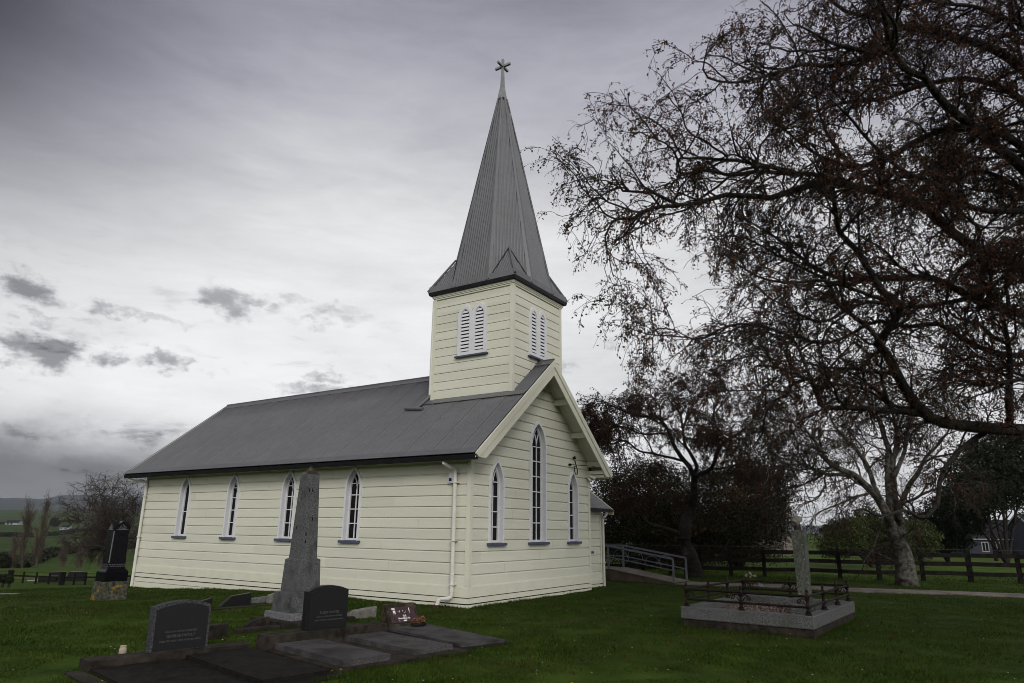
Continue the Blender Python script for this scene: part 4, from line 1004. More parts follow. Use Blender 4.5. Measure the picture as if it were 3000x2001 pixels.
# ------------------------------------------------------------------ tree growing (numpy)
def unit(v): return v / np.maximum(np.linalg.norm(v, axis=-1, keepdims=True), 1e-9)
def tubes(P, Rr, S):
    """P (n,k,3) polylines, Rr (n,k) radii -> verts, quads"""
    n, k, _ = P.shape
    T = np.empty_like(P); T[:, 1:-1] = P[:, 2:] - P[:, :-2]; T[:, 0] = P[:, 1] - P[:, 0]; T[:, -1] = P[:, -1] - P[:, -2]; T = unit(T)
    ref = np.where(np.abs(T[:, :1, 2:3]) > .85, np.array([1., 0, 0]), np.array([0, 0, 1.])); ref = np.broadcast_to(ref, T.shape)
    a = unit(np.cross(T, ref)); b = np.cross(T, a)
    th = np.arange(S) * 2 * math.pi / S
    V = P[:, :, None] + Rr[:, :, None, None] * (a[:, :, None] * np.cos(th)[:, None] + b[:, :, None] * np.sin(th)[:, None])
    i, j, s = np.meshgrid(np.arange(n), np.arange(k - 1), np.arange(S), indexing='ij'); b0 = (i * k + j) * S; s2 = (s + 1) % S
    F = np.stack([b0 + s, b0 + s2, b0 + S + s2, b0 + S + s], -1).reshape(-1, 4)
    return V.reshape(-1, 3), F
def merge(L):
    V, F, o = [], [], 0
    for v, f in L: V.append(v); F.append(f + o); o += len(v)
    return np.vstack(V), np.vstack(F)
def resample(pts, n, wob=0, rg=rng):
    """smooth (Catmull-Rom) curve through control points"""
    p = np.array(pts, float); p = np.vstack([2 * p[0] - p[1], p, 2 * p[-1] - p[-2]]); m = len(p) - 3
    seg = np.linalg.norm(np.diff(p[1:-1], axis=0), axis=1); cum = np.concatenate([[0], np.cumsum(seg)]); out = []
    for s in np.linspace(0, cum[-1], n):
        i = min(np.searchsorted(cum, s, side='right') - 1, m - 1); t = (s - cum[i]) / max(seg[i], 1e-9)
        a, b, c, d = p[i:i + 4]; out.append(.5 * ((2 * b) + (-a + c) * t + (2 * a - 5 * b + 4 * c - d) * t * t + (-a + 3 * b - 3 * c + d) * t ** 3))
    out = np.array(out)
    if wob:
        w = rg.normal(size=out.shape); w = (w + np.roll(w, 1, 0) + np.roll(w, -1, 0)) / 2; w[0] = w[-1] = 0; out += w * wob
    return out
def grow(P, Rr, dens, length, ang, K, rmax, rtip, tmin=.1, bend=0., lift=0., wig=.25, rg=rng, lvar=.4, shrink=.5):
    """children along parents"""
    n, k, _ = P.shape; L = np.linalg.norm(np.diff(P, axis=1), axis=2).sum(1)
    cnt = rg.poisson(np.maximum(L * dens * (1 - tmin), .01)); cnt = np.maximum(cnt, 1); idx = np.repeat(np.arange(n), cnt); m = len(idx)
    t = tmin + (1 - tmin) * rg.random(m); x = t * (k - 1); i = np.minimum(x.astype(int), k - 2); f = (x - i)[:, None]
    p0 = P[idx, i] * (1 - f) + P[idx, i + 1] * f; tan = unit(P[idx, i + 1] - P[idx, i]); pr = Rr[idx, i] * (1 - f[:, 0]) + Rr[idx, i + 1] * f[:, 0]
    rv = unit(rg.normal(size=(m, 3))); per = unit(rv - tan * (rv * tan).sum(1, keepdims=True))
    an = ang * (1 + .35 * rg.normal(size=m))[:, None]; d = unit(tan * np.cos(an) + per * np.sin(an) + np.array([0, 0, lift]))
    ln = length * (1 + lvar * rg.normal(size=m)).clip(.35, 2) * (1 - shrink * t)
    out = np.empty((m, K, 3)); out[:, 0] = p0; st = (ln / (K - 1))[:, None]
    for q_ in range(1, K):
        d = unit(d + rg.normal(size=(m, 3)) * wig + np.array([0, 0, bend * q_ / K])); out[:, q_] = out[:, q_ - 1] + d * st
    r0 = np.minimum(pr * .72, rmax)[:, None]; tt = np.linspace(0, 1, K)[None]
    return out, r0 * (1 - tt) + np.minimum(rtip, r0) * tt
def leaves(P, n, size, rg=rng, tmin=.3, spread=.02, asp=.55, droop=0.):
    m, k, _ = P.shape; idx = rg.integers(0, m, n); x = (tmin + (1 - tmin) * rg.random(n)) * (k - 1); i = np.minimum(x.astype(int), k - 2); f = (x - i)[:, None]
    p = P[idx, i] * (1 - f) + P[idx, i + 1] * f + rg.normal(size=(n, 3)) * spread
    d = unit(rg.normal(size=(n, 3)) + np.array([0, 0, -droop])); e = unit(np.cross(d, rg.normal(size=(n, 3)))); s = size * (.6 + .8 * rg.random(n))[:, None]
    V = np.stack([p, p + d * s * .5 + e * s * asp * .5, p + d * s, p + d * s * .5 - e * s * asp * .5], 1).reshape(-1, 3)
    return V, np.arange(4 * n).reshape(-1, 4)
def cloud_leaves(cs, n, size, rg=rng, asp=.6, shell=.5):
    """leaf faces in a set of ellipsoids (centre, radii), denser near the outside"""
    cs_ = np.array([c for c, r in cs]); rs = np.array([r for c, r in cs]); vol = rs.prod(1) ** .66; idx = rg.choice(len(cs), n, p=vol / vol.sum())
    u = unit(rg.normal(size=(n, 3))); rad_ = (shell + (1 - shell) * rg.random(n)) ** .6; lump = 1 + .13 * np.sin(u[:, 0] * 9 + idx) * np.sin(u[:, 1] * 8 + 2 * idx) + .12 * np.sin(u[:, 2] * 11 + idx * 3) + .07 * rg.normal(size=n)
    p = cs_[idx] + u * rs[idx] * (rad_ * lump)[:, None]; d = unit(rg.normal(size=(n, 3))); e = unit(np.cross(d, rg.normal(size=(n, 3)))); s = size * (.5 + rg.random(n))[:, None]
    V = np.stack([p - d * s * .5, p + e * s * asp * .5, p + d * s * .5, p - e * s * asp * .5], 1).reshape(-1, 3)
    return V, np.arange(4 * n).reshape(-1, 4)
def limb_set(limbs, dens=3, wob=.012):
    """limbs: list of (points, r0, r1); all resampled to the same count"""
    K = 26; P = np.array([resample(p, K, wob) for p, a, b in limbs]); t = np.linspace(0, 1, K)
    return P, np.array([a * (1 - t) ** .8 + b for p, a, b in limbs])

def tree_from_limbs(root, limbs, bark, twig, leafm, nleaf, leafsize, lv, rtip=.0032, sides=8, stem=None, pre=None, low=0):
    P0, R0_ = limb_set(limbs)
    if pre:
        Pb, Rb = grow(P0, R0_, **pre); k_ = Pb[:, :, 2].min(1) > (3.5 if root is A_ else 2.6); Pb, Rb = Pb[k_], Rb[k_]; P0 = np.concatenate([P0, Pb]); R0_ = np.concatenate([R0_, Rb])
    parts = [tubes(P0, R0_, 10)]
    if stem: parts.append(tubes(*stem, 12))
    P, Rr = P0, R0_; allP = []; tw = []
    for i, q_ in enumerate(lv):
        P, Rr = grow(P, Rr, **q_)
        if low: k_ = P[:, :, 2].min(1) > low - .9 * (rng.random(len(P)) < .10); P, Rr = P[k_], Rr[k_]
        (parts if i == 0 else tw).append(tubes(P, Rr, 6 if i == 0 else (4 if i == 1 else 3)))
        allP.append(P); print('twigs', root.name, i, len(P))
    V, F = merge(parts); arr_obj('trunk', V, F, bark, root, smooth=True)
    V, F = merge(tw); arr_obj('twigs', V, F, twig, root, smooth=False)
    if nleaf:
        V, F = leaves(allP[-1], nleaf, leafsize, droop=.5); arr_obj('foliage', V, F, leafm, root)
    return allP

def pts(L, d0, d1):
    n = len(L); return [at(x, y, d0 + (d1 - d0) * (i / max(1, n - 1)) + .12 * math.sin(i * 2.1 + x)) for i, (x, y) in enumerate(L)]
# the big tree whose trunk stands just right of the frame
TD = 12.6
tb = on_ground(3420, TD, 1840)
A_ = empty('tree', tb, 'large near bare autumn tree reaching into the frame from the right edge', 'tree')
tr = [tb + np.array([0, 0, -.2]), tb + np.array([0, 0, .5])] + pts([(3350, 1450), (3300, 1200), (3280, 950), (3260, 700), (3215, 450), (3150, 150), (3100, -120)], TD, TD + .3)
limbs = [
    (tr, .40, .015),
    (pts([(3262, 900), (3120, 700), (3040, 545), (2970, 470), (2890, 410), (2850, 365), (2790, 320), (2740, 270), (2700, 225), (2640, 198), (2600, 100), (2590, 30), (2540, -90)], TD, 11.2), .13, .02),
    (pts([(3220, 480), (3100, 300), (3000, 204), (2920, 150), (2840, 122), (2750, 92), (2650, 75), (2557, 46), (2480, 30), (2350, -70)], TD, 13.6), .12, .015),
    (pts([(2650, 200), (2608, 148), (2526, 153), (2440, 128), (2379, 97), (2330, 70)], 11.4, 10.6), .05, .01),
    (pts([(2650, 205), (2608, 152), (2550, 158), (2506, 180), (2430, 196), (2353, 189), (2292, 205), (2250, 222), (2180, 240), (2100, 237), (2061, 207), (2075, 130)], 11.6, 11.0), .052, .008),
    (pts([(3290, 1130), (3150, 900), (3000, 790), (2900, 740), (2812, 704), (2735, 628), (2660, 587), (2526, 551), (2445, 536), (2353, 541), (2292, 577), (2214, 578), (2128, 571), (2036, 597), (1985, 598), (1908, 561), (1827, 556), (1786, 495)], TD, 10.6), .135, .010),
    (pts([(1990, 600), (1920, 606), (1865, 637), (1805, 645), (1770, 690)], 11.0, 10.6), .035, .006),
    (pts([(2560, 562), (2430, 520), (2300, 505), (2214, 505), (2143, 515), (2071, 500), (1990, 505), (1985, 459), (1959, 423), (1908, 403), (1870, 385)], 11.8, 10.4), .05, .007),
    (pts([(2330, 505), (2204, 480), (2163, 472), (2110, 467), (2010, 464), (1990, 440), (1949, 378), (1880, 340)], 11.4, 11.6), .04, .006),
    (pts([(3240, 640), (3050, 480), (2950, 400), (2863, 377), (2787, 372), (2710, 403), (2649, 434), (2583, 474), (2500, 490), (2400, 460), (2300, 380), (2250, 330)], TD, 12.2), .10, .01),
    (pts([(3300, 1290), (3150, 1270), (3000, 1261), (2889, 1256), (2771, 1241), (2710, 1215), (2659, 1149), (2628, 1098), (2618, 1052), (2567, 1021), (2583, 991), (2633, 919), (2644, 894), (2598, 863), (2557, 802), (2526, 741), (2470, 700), (2455, 660), (2445, 600), (2440, 545), (2424, 500), (2380, 420)], TD, 10.4), .15, .012),
    (pts([(2715, 1217), (2640, 1206), (2577, 1203), (2486, 1195), (2414, 1195), (2394, 1159), (2368, 1108), (2332, 1098), (2302, 1026), (2340, 960), (2330, 900)], 12.1, 11.6), .06, .012),
    (pts([(2370, 1108), (2320, 1130), (2300, 1160), (2260, 1180), (2240, 1230), (2228, 1280), (2190, 1320)], 11.8, 11.4), .03, .008),
    (pts([(2335, 1095), (2280, 1080), (2215, 1070), (2220, 1120), (2245, 1150), (2240, 1200)], 11.8, 12.1), .022, .007),
    (pts([(3290, 1010), (3150, 950), (3000, 919), (2889, 894), (2838, 868), (2751, 822), (2710, 810), (2577, 817), (2465, 817), (2380, 780), (2280, 700), (2180, 640)], TD, 12.8), .11, .010),
    (pts([(2840, 872), (2787, 884), (2690, 899), (2640, 900), (2557, 884), (2486, 904), (2399, 940), (2300, 900), (2200, 830)], 12.6, 11.6), .045, .008),
    (pts([(2650, 892), (2590, 875), (2526, 858), (2455, 833), (2394, 822), (2300, 830), (2200, 800), (2120, 740)], 11.3, 10.6), .032, .008),
    (pts([(2960, 1245), (2884, 1266), (2822, 1307), (2787, 1348), (2761, 1384), (2752, 1440), (2752, 1466), (2731, 1490), (2707, 1515), (2679, 1508), (2651, 1499), (2605, 1508), (2560, 1508), (2524, 1492), (2500, 1496)], 12.6, 10.2), .048, .012),
    (pts([(2590, 1508), (2580, 1530), (2560, 1600), (2530, 1660), (2500, 1700)], 10.3, 10.1), .014, .004),
    (pts([(2955, 1250), (2955, 1160), (2962, 1057), (2940, 955), (2900, 800), (2880, 700)], 12.6, 11.0), .06, .012),
    (pts([(3250, 820), (3100, 620), (3010, 560), (2930, 520), (2860, 500), (2800, 520), (2700, 560), (2620, 640)], TD, 14.0), .08, .012),
    (pts([(3120, 100), (2980, -20), (2860, -60), (2700, -60), (2560, -20), (2420, -60)], TD, 12.0), .07, .012),
    (pts([(2500, 492), (2440, 420), (2400, 330), (2380, 260), (2340, 300), (2300, 260)], 12.3, 13.0), .03, .008),
    (pts([(2610, 1045), (2540, 960), (2460, 900), (2420, 820), (2300, 760), (2180, 700), (2080, 690)], 11.4, 12.2), .04, .008),
    (pts([(2400, 1180), (2330, 1010), (2250, 960), (2150, 950), (2060, 990), (1990, 985), (1900, 980), (1840, 960)], 11.8, 10.8), .03, .005),
]
limbs += [
    (pts([(3230, 560), (3090, 380), (2960, 270), (2830, 230), (2700, 250), (2590, 290), (2480, 300), (2380, 330), (2260, 400)], TD, 13.4), .085, .010),
    (pts([(3260, 760), (3120, 640), (2990, 620), (2860, 610), (2740, 540), (2640, 500), (2560, 430), (2500, 360), (2420, 280)], TD, 11.0), .075, .010),
    (pts([(3290, 1060), (3120, 1010), (2980, 1040), (2850, 1010), (2750, 950), (2660, 960), (2560, 940), (2470, 990), (2380, 1000), (2280, 940)], TD, 13.2), .075, .010),
    (pts([(3200, 380), (3060, 140), (2960, 60), (2850, 20), (2740, 10), (2640, -30)], TD, 11.4), .07, .010),
    (pts([(3300, 1230), (3140, 1140), (3010, 1110), (2880, 1130), (2790, 1100), (2700, 1080)], TD, 11.6), .06, .010)]
LVA = [dict(dens=4.4, length=1.05, ang=.80, K=9, rmax=.020, rtip=.0048, tmin=.14, bend=-.10, lift=.08, wig=.24, lvar=.5),
       dict(dens=7.2, length=.60, ang=.75, K=7, rmax=.0080, rtip=.0034, tmin=.08, bend=-.42, wig=.22, lvar=.5),
       dict(dens=11.5, length=.24, ang=.65, K=5, rmax=.0046, rtip=.0026, tmin=.06, bend=-.6, wig=.20, lvar=.5)]
PRE = dict(dens=1.55, length=2.2, ang=.80, K=26, rmax=.036, rtip=.008, tmin=.10, bend=-.03, lift=.08, wig=.13, lvar=.45, shrink=.82)
limbs = [(p_, a_ * .82, b_) for p_, a_, b_ in limbs]
tree_from_limbs(A_, limbs, M['bark'], M['twig'], M['leaf'], 130000, .046, LVA, pre=PRE, low=2.0)

# middle tree beyond the railed grave
b0 = hit(2658, 1716); D2 = float((b0 - CAM) @ FW)
B_ = empty('tree', b0, 'leaning near bare tree with pale flaking trunk behind the railed grave', 'tree')
q2 = lambda L, dd=0: pts(L, D2, D2 + dd)
limbs = [
    (q2([(2660, 1725), (2655, 1690), (2648, 1640), (2634, 1595), (2618, 1555), (2606, 1530)]), .20, .15),
    (q2([(2640, 1620), (2641, 1580), (2636, 1530), (2626, 1490), (2617, 1420), (2616, 1350), (2627, 1312), (2624, 1240), (2600, 1160)], .6), .14, .02),
    (q2([(2608, 1540), (2597, 1505), (2580, 1470), (2552, 1438), (2520, 1405), (2496, 1388), (2440, 1364), (2410, 1330), (2380, 1280), (2340, 1240)], -1.5), .13, .015),
    (q2([(2604, 1520), (2606, 1460), (2603, 1400), (2604, 1330), (2590, 1270), (2560, 1200), (2550, 1120)], 1.0), .12, .015),
    (q2([(2590, 1490), (2560, 1420), (2548, 1380), (2520, 1330), (2480, 1290), (2440, 1240), (2420, 1180)], 1.5), .08, .012),
    (q2([(2630, 1500), (2660, 1430), (2690, 1380), (2720, 1330), (2760, 1290), (2790, 1240)], -1.0), .08, .012),
    (q2([(2617, 1400), (2650, 1320), (2660, 1260), (2690, 1180), (2720, 1120)], 1.4), .06, .012),
    (q2([(2500, 1392), (2430, 1390), (2380, 1375), (2330, 1350), (2280, 1340), (2230, 1330)], -2.0), .05, .01),
    (q2([(2440, 1364), (2390, 1400), (2350, 1420), (2310, 1430), (2270, 1450), (2240, 1480)], -1.5), .035, .008),
    (q2([(2552, 1440), (2500, 1460), (2450, 1480), (2400, 1500), (2370, 1530)], -1.5), .035, .008),
    (q2([(2640, 1480), (2700, 1450), (2750, 1430), (2800, 1430), (2840, 1450)], -1.5), .04, .008)]
LVB = [dict(dens=3.2, length=1.6, ang=.7, K=8, rmax=.030, rtip=.007, tmin=.25, bend=-.05, lift=.12, wig=.26),
       dict(dens=6.2, length=.85, ang=.75, K=6, rmax=.011, rtip=.0045, tmin=.12, bend=-.3, wig=.3),
       dict(dens=9.5, length=.42, ang=.75, K=4, rmax=.006, rtip=.0036, tmin=.1, bend=-.7, wig=.28)]
M['twig_pale'] = mat('pale_grey_twig', (.022, .017, .014), (.05, .042, .036), 6, .8)
tree_from_limbs(B_, limbs, M['bark_pale'], M['twig_pale'], M['leaf'], 24000, .048, LVB, pre=dict(dens=1.0, length=2.0, ang=.75, K=26, rmax=.04, rtip=.008, tmin=.2, bend=-.05, lift=.10, wig=.14, shrink=.6))

# tree behind the ramp
c0_ = hit(2031, 1691); D3 = float((c0_ - CAM) @ FW)
C_ = empty('tree', c0_, 'dense twiggy reddish tree with forked trunk standing behind the ramp handrail', 'tree')
q3 = lambda L, dd=0: pts(L, D3, D3 + dd)
limbs = [
    (q3([(2034, 1700), (2031, 1680), (2024, 1640), (2013, 1605), (2002, 1575)]), .21, .14),
    (q3([(2004, 1585), (1992, 1568), (1975, 1556), (1946, 1546), (1904, 1536), (1866, 1500), (1840, 1460)], -.8), .10, .012),
    (q3([(2004, 1580), (2008, 1550), (2013, 1525), (2025, 1490), (2032, 1440), (2033, 1389)], .4), .15, .10),
    (q3([(2033, 1395), (2020, 1368), (2002, 1348), (1990, 1330), (1977, 1312), (1968, 1290), (1961, 1266), (1936, 1230), (1915, 1220), (1869, 1218), (1829, 1205), (1790, 1190), (1750, 1190)], -1), .10, .010),
    (q3([(2033, 1392), (2043, 1363), (2020, 1325), (2007, 1302), (2002, 1251), (2028, 1200), (2040, 1160)], 1), .08, .012),
    (q3([(2034, 1400), (2060, 1385), (2084, 1373), (2109, 1312), (2130, 1290), (2160, 1271), (2200, 1240), (2230, 1190)], -.6), .09, .012),
    (q3([(2005, 1350), (1960, 1340), (1920, 1330), (1870, 1320), (1830, 1290), (1790, 1300), (1740, 1290)], 1), .05, .010),
    (q3([(1965, 1275), (1930, 1270), (1880, 1270), (1830, 1250), (1780, 1250), (1725, 1240)], -1.5), .04, .009),
    (q3([(2084, 1373), (2130, 1370), (2180, 1350), (2230, 1340), (2280, 1330)], -1.0), .045, .009),
    (q3([(2109, 1312), (2100, 1260), (2090, 1210), (2110, 1160), (2100, 1130)], 1.5), .045, .009),
    (q3([(1936, 1230), (1930, 1190), (1910, 1160), (1900, 1130), (1880, 1110)], .5), .035, .008),
    (q3([(2002, 1251), (1990, 1210), (1960, 1170), (1960, 1130)], .5), .035, .008)]
limbs = [limbs[0]] + [(p_, a_ * .78, b_) for p_, a_, b_ in limbs[1:]]
LVC = [dict(dens=4.0, length=1.30, ang=.75, K=8, rmax=.028, rtip=.007, tmin=.3, bend=-.1, lift=.15, wig=.28),
       dict(dens=8.5, length=.80, ang=.75, K=6, rmax=.011, rtip=.005, tmin=.12, bend=-.45, wig=.3),
       dict(dens=11.5, length=.42, ang=.7, K=4, rmax=.007, rtip=.004, tmin=.1, bend=-.8, wig=.28)]
M['leaf_brown'] = mat('brown_leaf', (.014, .010, .007), (.075, .034, .016), 1.2, .6, island=.7, lo=.3, hi=.9); translucent(M['leaf_brown'], .3)
M['twig_red'] = mat('reddish_twig', (.016, .009, .009), (.03, .017, .016), 3, .8)
tree_from_limbs(C_, limbs, M['bark'], M['twig_red'], M['leaf_brown'], 100000, .048, LVC, pre=dict(dens=1.6, length=1.7, ang=.75, K=26, rmax=.035, rtip=.008, tmin=.3, bend=-.06, lift=.14, wig=.14, shrink=.6), low=2.0)

# round bare tree at the far left
l0 = on_ground(334, 56, 1690)
Lt = empty('tree', l0, 'rounded leafless tree beyond the lawn left of the church', 'tree')
def lp_(L, dd=0): return pts(L, 56, 56 + dd)
limbs = [(lp_([(334, 1715), (336, 1680), (334, 1650), (330, 1620)]), .25, .2)]
for k, (tx, ty, dd) in enumerate([(175, 1560, -1), (185, 1500, 1), (215, 1470, -1), (250, 1440, 2), (290, 1432, -1.5), (330, 1425, 1), (370, 1430, -1), (410, 1440, 1.5), (440, 1470, 0), (460, 1520, -1), (200, 1590, -2), (240, 1600, -2.5), (300, 1480, -3), (360, 1480, 3), (420, 1580, -2), (270, 1520, 3)]):
    s_ = (331 + random.uniform(-2, 2), 1625 - k % 3 * 6); mx, my = (s_[0] * .5 + tx * .5), (s_[1] * .45 + ty * .55) - 8
    limbs.append((lp_([s_, (s_[0] * .75 + tx * .25 + random.uniform(-6, 6), s_[1] * .72 + ty * .28), (mx + random.uniform(-8, 8), my), (tx, ty)], dd), .10, .02))
LVL = [dict(dens=3.6, length=1.7, ang=.7, K=8, rmax=.05, rtip=.012, tmin=.2, bend=-.02, lift=.12, wig=.3),
       dict(dens=6.0, length=1.0, ang=.75, K=6, rmax=.02, rtip=.009, tmin=.12, bend=-.1, wig=.3),
       dict(dens=6.5, length=.6, ang=.7, K=4, rmax=.012, rtip=.008, tmin=.1, bend=-.2, wig=.3)]
tree_from_limbs(Lt, limbs, M['bark_pale'], M['twig_left'], None, 0, 0, LVL)

# poplars in the valley, blown over to one side
def poplar(px, base_py, top_px, top_py, depth, wid, label):
    top = at(top_px, top_py, depth); p = at(px, base_py, depth); b = np.array([p[0], p[1], gz(p[0], p[1])])
    t_ = empty('poplar', b, label, 'tree', 'poplars leaning in the valley')
    H = top - b; P0 = resample([b, b + H * .35 - RT * .2, b + H * .7, top], 26)[None]; t = np.linspace(0, 1, 26); Rr = (.22 * (1 - t) + .02)[None]
    P1, R1 = grow(P0, Rr, 5.5, wid * 2.6, .26, 7, .05, .02, tmin=.10, lift=.5, wig=.10, shrink=.6)
    P2, R2 = grow(P1, R1, 3.0, wid * .9, .3, 5, .035, .02, tmin=.1, lift=.4, wig=.12)
    V, F = merge([tubes(P0, Rr, 7), tubes(P1, R1, 4)]); arr_obj('trunk', V, F, M['poplar'], t_)
    V, F = tubes(P2, R2, 3); V2, F2 = leaves(P2, 5200, .26, spread=.22, asp=.16); V, F = merge([(V, F), (V2, F2)]); arr_obj('twigs', V, F, M['poplar'], t_)
poplar(66, 1668, 84, 1496, 128, 1.5, 'tall leaning brown poplar, the left one of the pair in the valley')
poplar(106, 1668, 136, 1492, 126, 1.6, 'tall leaning brown poplar, the right one of the pair in the valley')
poplar(40, 1662, 44, 1588, 130, .8, 'short bushy poplar at the left foot of the tall pair')
poplar(186, 1660, 192, 1590, 126, .5, 'thin young poplar just right of the tall pair')
poplar(236, 1660, 238, 1596, 126, .45, 'thin young poplar midway between the tall pair and the rounded tree')
poplar(300, 1662, 302, 1600, 126, .6, 'thin young poplar seen behind the rounded tree trunk')

# ------------------------------------------------------------------ dense shrubs and far trees
def bush(label, cs, n, size, m, name='shrub', cat='shrub', group=None, trunk=True, shell=.35):
    """cs: list of (px, py, depth, rx, rz) blobs"""
    cs3 = [(at(px, py, d), np.array([rx_, rx_ * .9, rz_])) for px, py, d, rx_, rz_ in cs]
    c_ = np.mean([c for c, r in cs3], 0); b = np.array([c_[0], c_[1], gz(c_[0], c_[1])])
    o = empty(name, b, label, cat, group)
    V, F = cloud_leaves(cs3, n, size, shell=shell); arr_obj('foliage', V, F, m, o)
    st = [np.array([b, b + (c - b) * .5 + np.array([0, 0, .3]), c]) for c, r in cs3]
    P = np.array([resample(s, 8) for s in st]); Rr = np.tile(np.linspace(.12, .03, 8), (len(P), 1)); P1, R1 = grow(P, Rr, 1.5, max(r[0] for c, r in cs3) * 1.1, .8, 6, .05, .015, tmin=.3)
    V, F = merge([tubes(P, Rr, 6), tubes(P1, R1, 4)]); arr_obj('trunk', V, F, M['bark'], o)
bush('broad dark evergreen bush between the porch roof and the forked tree', [(1790, 1500, 30, 1.4, 2.0), (1850, 1460, 31, 1.6, 1.8), (1915, 1450, 31, 1.5, 1.7), (1930, 1540, 30, 1.6, 1.9), (1850, 1570, 30, 1.8, 1.5), (1970, 1580, 31, 1.4, 1.4), (1985, 1480, 31.5, 1.2, 1.6)], 95000, .075, M['leaf_dark'])
bush('broad dark rust tinged evergreen bush right of the forked tree', [(2090, 1480, 30, 1.6, 2.0), (2160, 1450, 31, 1.6, 1.7), (2230, 1470, 31, 1.5, 1.8), (2200, 1550, 30, 1.7, 1.7), (2100, 1570, 30, 1.6, 1.4), (2262, 1500, 31.5, .9, 1.1), (2045, 1560, 31, 1.2, 1.4)], 95000, .075, M['leaf_dark'])
bush('olive green rounded shrub behind the fence by the leaning tree', [(2480, 1570, 33, 1.0, .9), (2540, 1560, 34, 1.2, 1.2), (2600, 1575, 34, 1.1, 1.1), (2445, 1600, 33, .8, .6), (2680, 1580, 35, 1.2, 1.0)], 30000, .10, M['leaf_green'])
bush('dark conifer standing before the grey house on the right', [(2880, 1390, 44, 2.2, 2.2), (2930, 1340, 45, 2.4, 2.2), (2850, 1450, 44, 2.0, 1.6), (2950, 1420, 46, 2.4, 1.9), (3010, 1360, 46, 2.4, 2.4), (2835, 1520, 45, 1.2, 1.2)], 45000, .15, M['leaf_conifer'], 'conifer', 'tree')
bush('dark spreading conifer between the leaning tree and the house', [(2780, 1520, 48, 2.0, 1.7), (2810, 1490, 49, 1.8, 1.7), (2740, 1560, 48, 1.8, 1.2), (2780, 1590, 47, 1.6, .7), (2700, 1550, 50, 1.5, 1.3)], 30000, .14, M['leaf_conifer'], 'conifer', 'tree')
bush('small dark round tree on the skyline right of the right hand poplar', [(160, 1528, 760, 5.0, 4.6), (156, 1534, 760, 4.0, 3.4), (166, 1533, 762, 3.6, 3.4)], 2500, 1.3, M['hedge'], 'far_tree', 'tree')
bush('dark clump of trees on the ridge beyond the broken column', [(2425, 1550, 240, 1.9, 1.6), (2440, 1552, 242, 1.8, 1.3), (2412, 1554, 240, 1.3, .9)], 2500, .6, M['leaf_dark'], 'far_tree', 'tree')
bush('low dark shelter tree at the far left skyline', [(8, 1538, 900, 8, 4), (24, 1540, 900, 7, 3), (-10, 1538, 900, 8, 4)], 2500, 1.6, M['hedge'], 'far_tree', 'tree')
bush('dark bush in the valley at the left picture edge', [(6, 1640, 124, 1.4, 1.5), (-4, 1648, 124, 1.4, 1.4), (16, 1652, 125, 1.1, 1.1)], 2500, .35, M['hedge'])
bush('dark clipped bush beside the left fence strainer post', [(12, 1694, 50, .45, .30)], 1500, .10, M['hedge']); bush('second dark clipped bush beside the strainer post, nearer the flat white slab', [(29, 1699, 49, .28, .26)], 1200, .09, M['hedge'])
def hedge(label, L, depths, w, h, n, name='hedge'):
    P = np.array([at(px, py, d) for (px, py), d in zip(L, depths)]); P[:, 2] = ground(P[:, 0], P[:, 1])
    Q = resample(P, 60); Q[:, 2] = ground(Q[:, 0], Q[:, 1]); i = rng.integers(0, 59, n); f = rng.random((n, 1)); p = Q[i] * (1 - f) + Q[i + 1] * f
    p = p + rng.normal(size=(n, 3)) * np.array([w, w, 0]) * .5; p[:, 2] += h * rng.random(n) * (.8 + .3 * np.sin(i * .9))
    d = unit(rng.normal(size=(n, 3))); e = unit(np.cross(d, rng.normal(size=(n, 3)))); s = h * .35
    V = np.stack([p - d * s, p + e * s * .7, p + d * s, p - e * s * .7], 1).reshape(-1, 3)
    return tag(arr_obj(name, V, np.arange(4 * n).reshape(-1, 4), M['hedge']), label, 'hedge')
hedge('dark hedge curving along the valley behind the poplars', [(40, 1656), (90, 1632), (150, 1612), (210, 1606), (290, 1596), (400, 1590)], [165, 190, 240, 270, 300, 330], 1.5, 2.4, 6000)
hedge('thin dark hedge line across the upper far field at the left edge', [(-40, 1561), (60, 1561), (90, 1560)], [480, 480, 480], 2.0, 2.6, 2500)
hedge('thin dark hedge line across the upper far field right of the poplars', [(130, 1559), (190, 1554), (230, 1550), (300, 1548)], [500, 560, 640, 680], 2.0, 2.8, 2500)

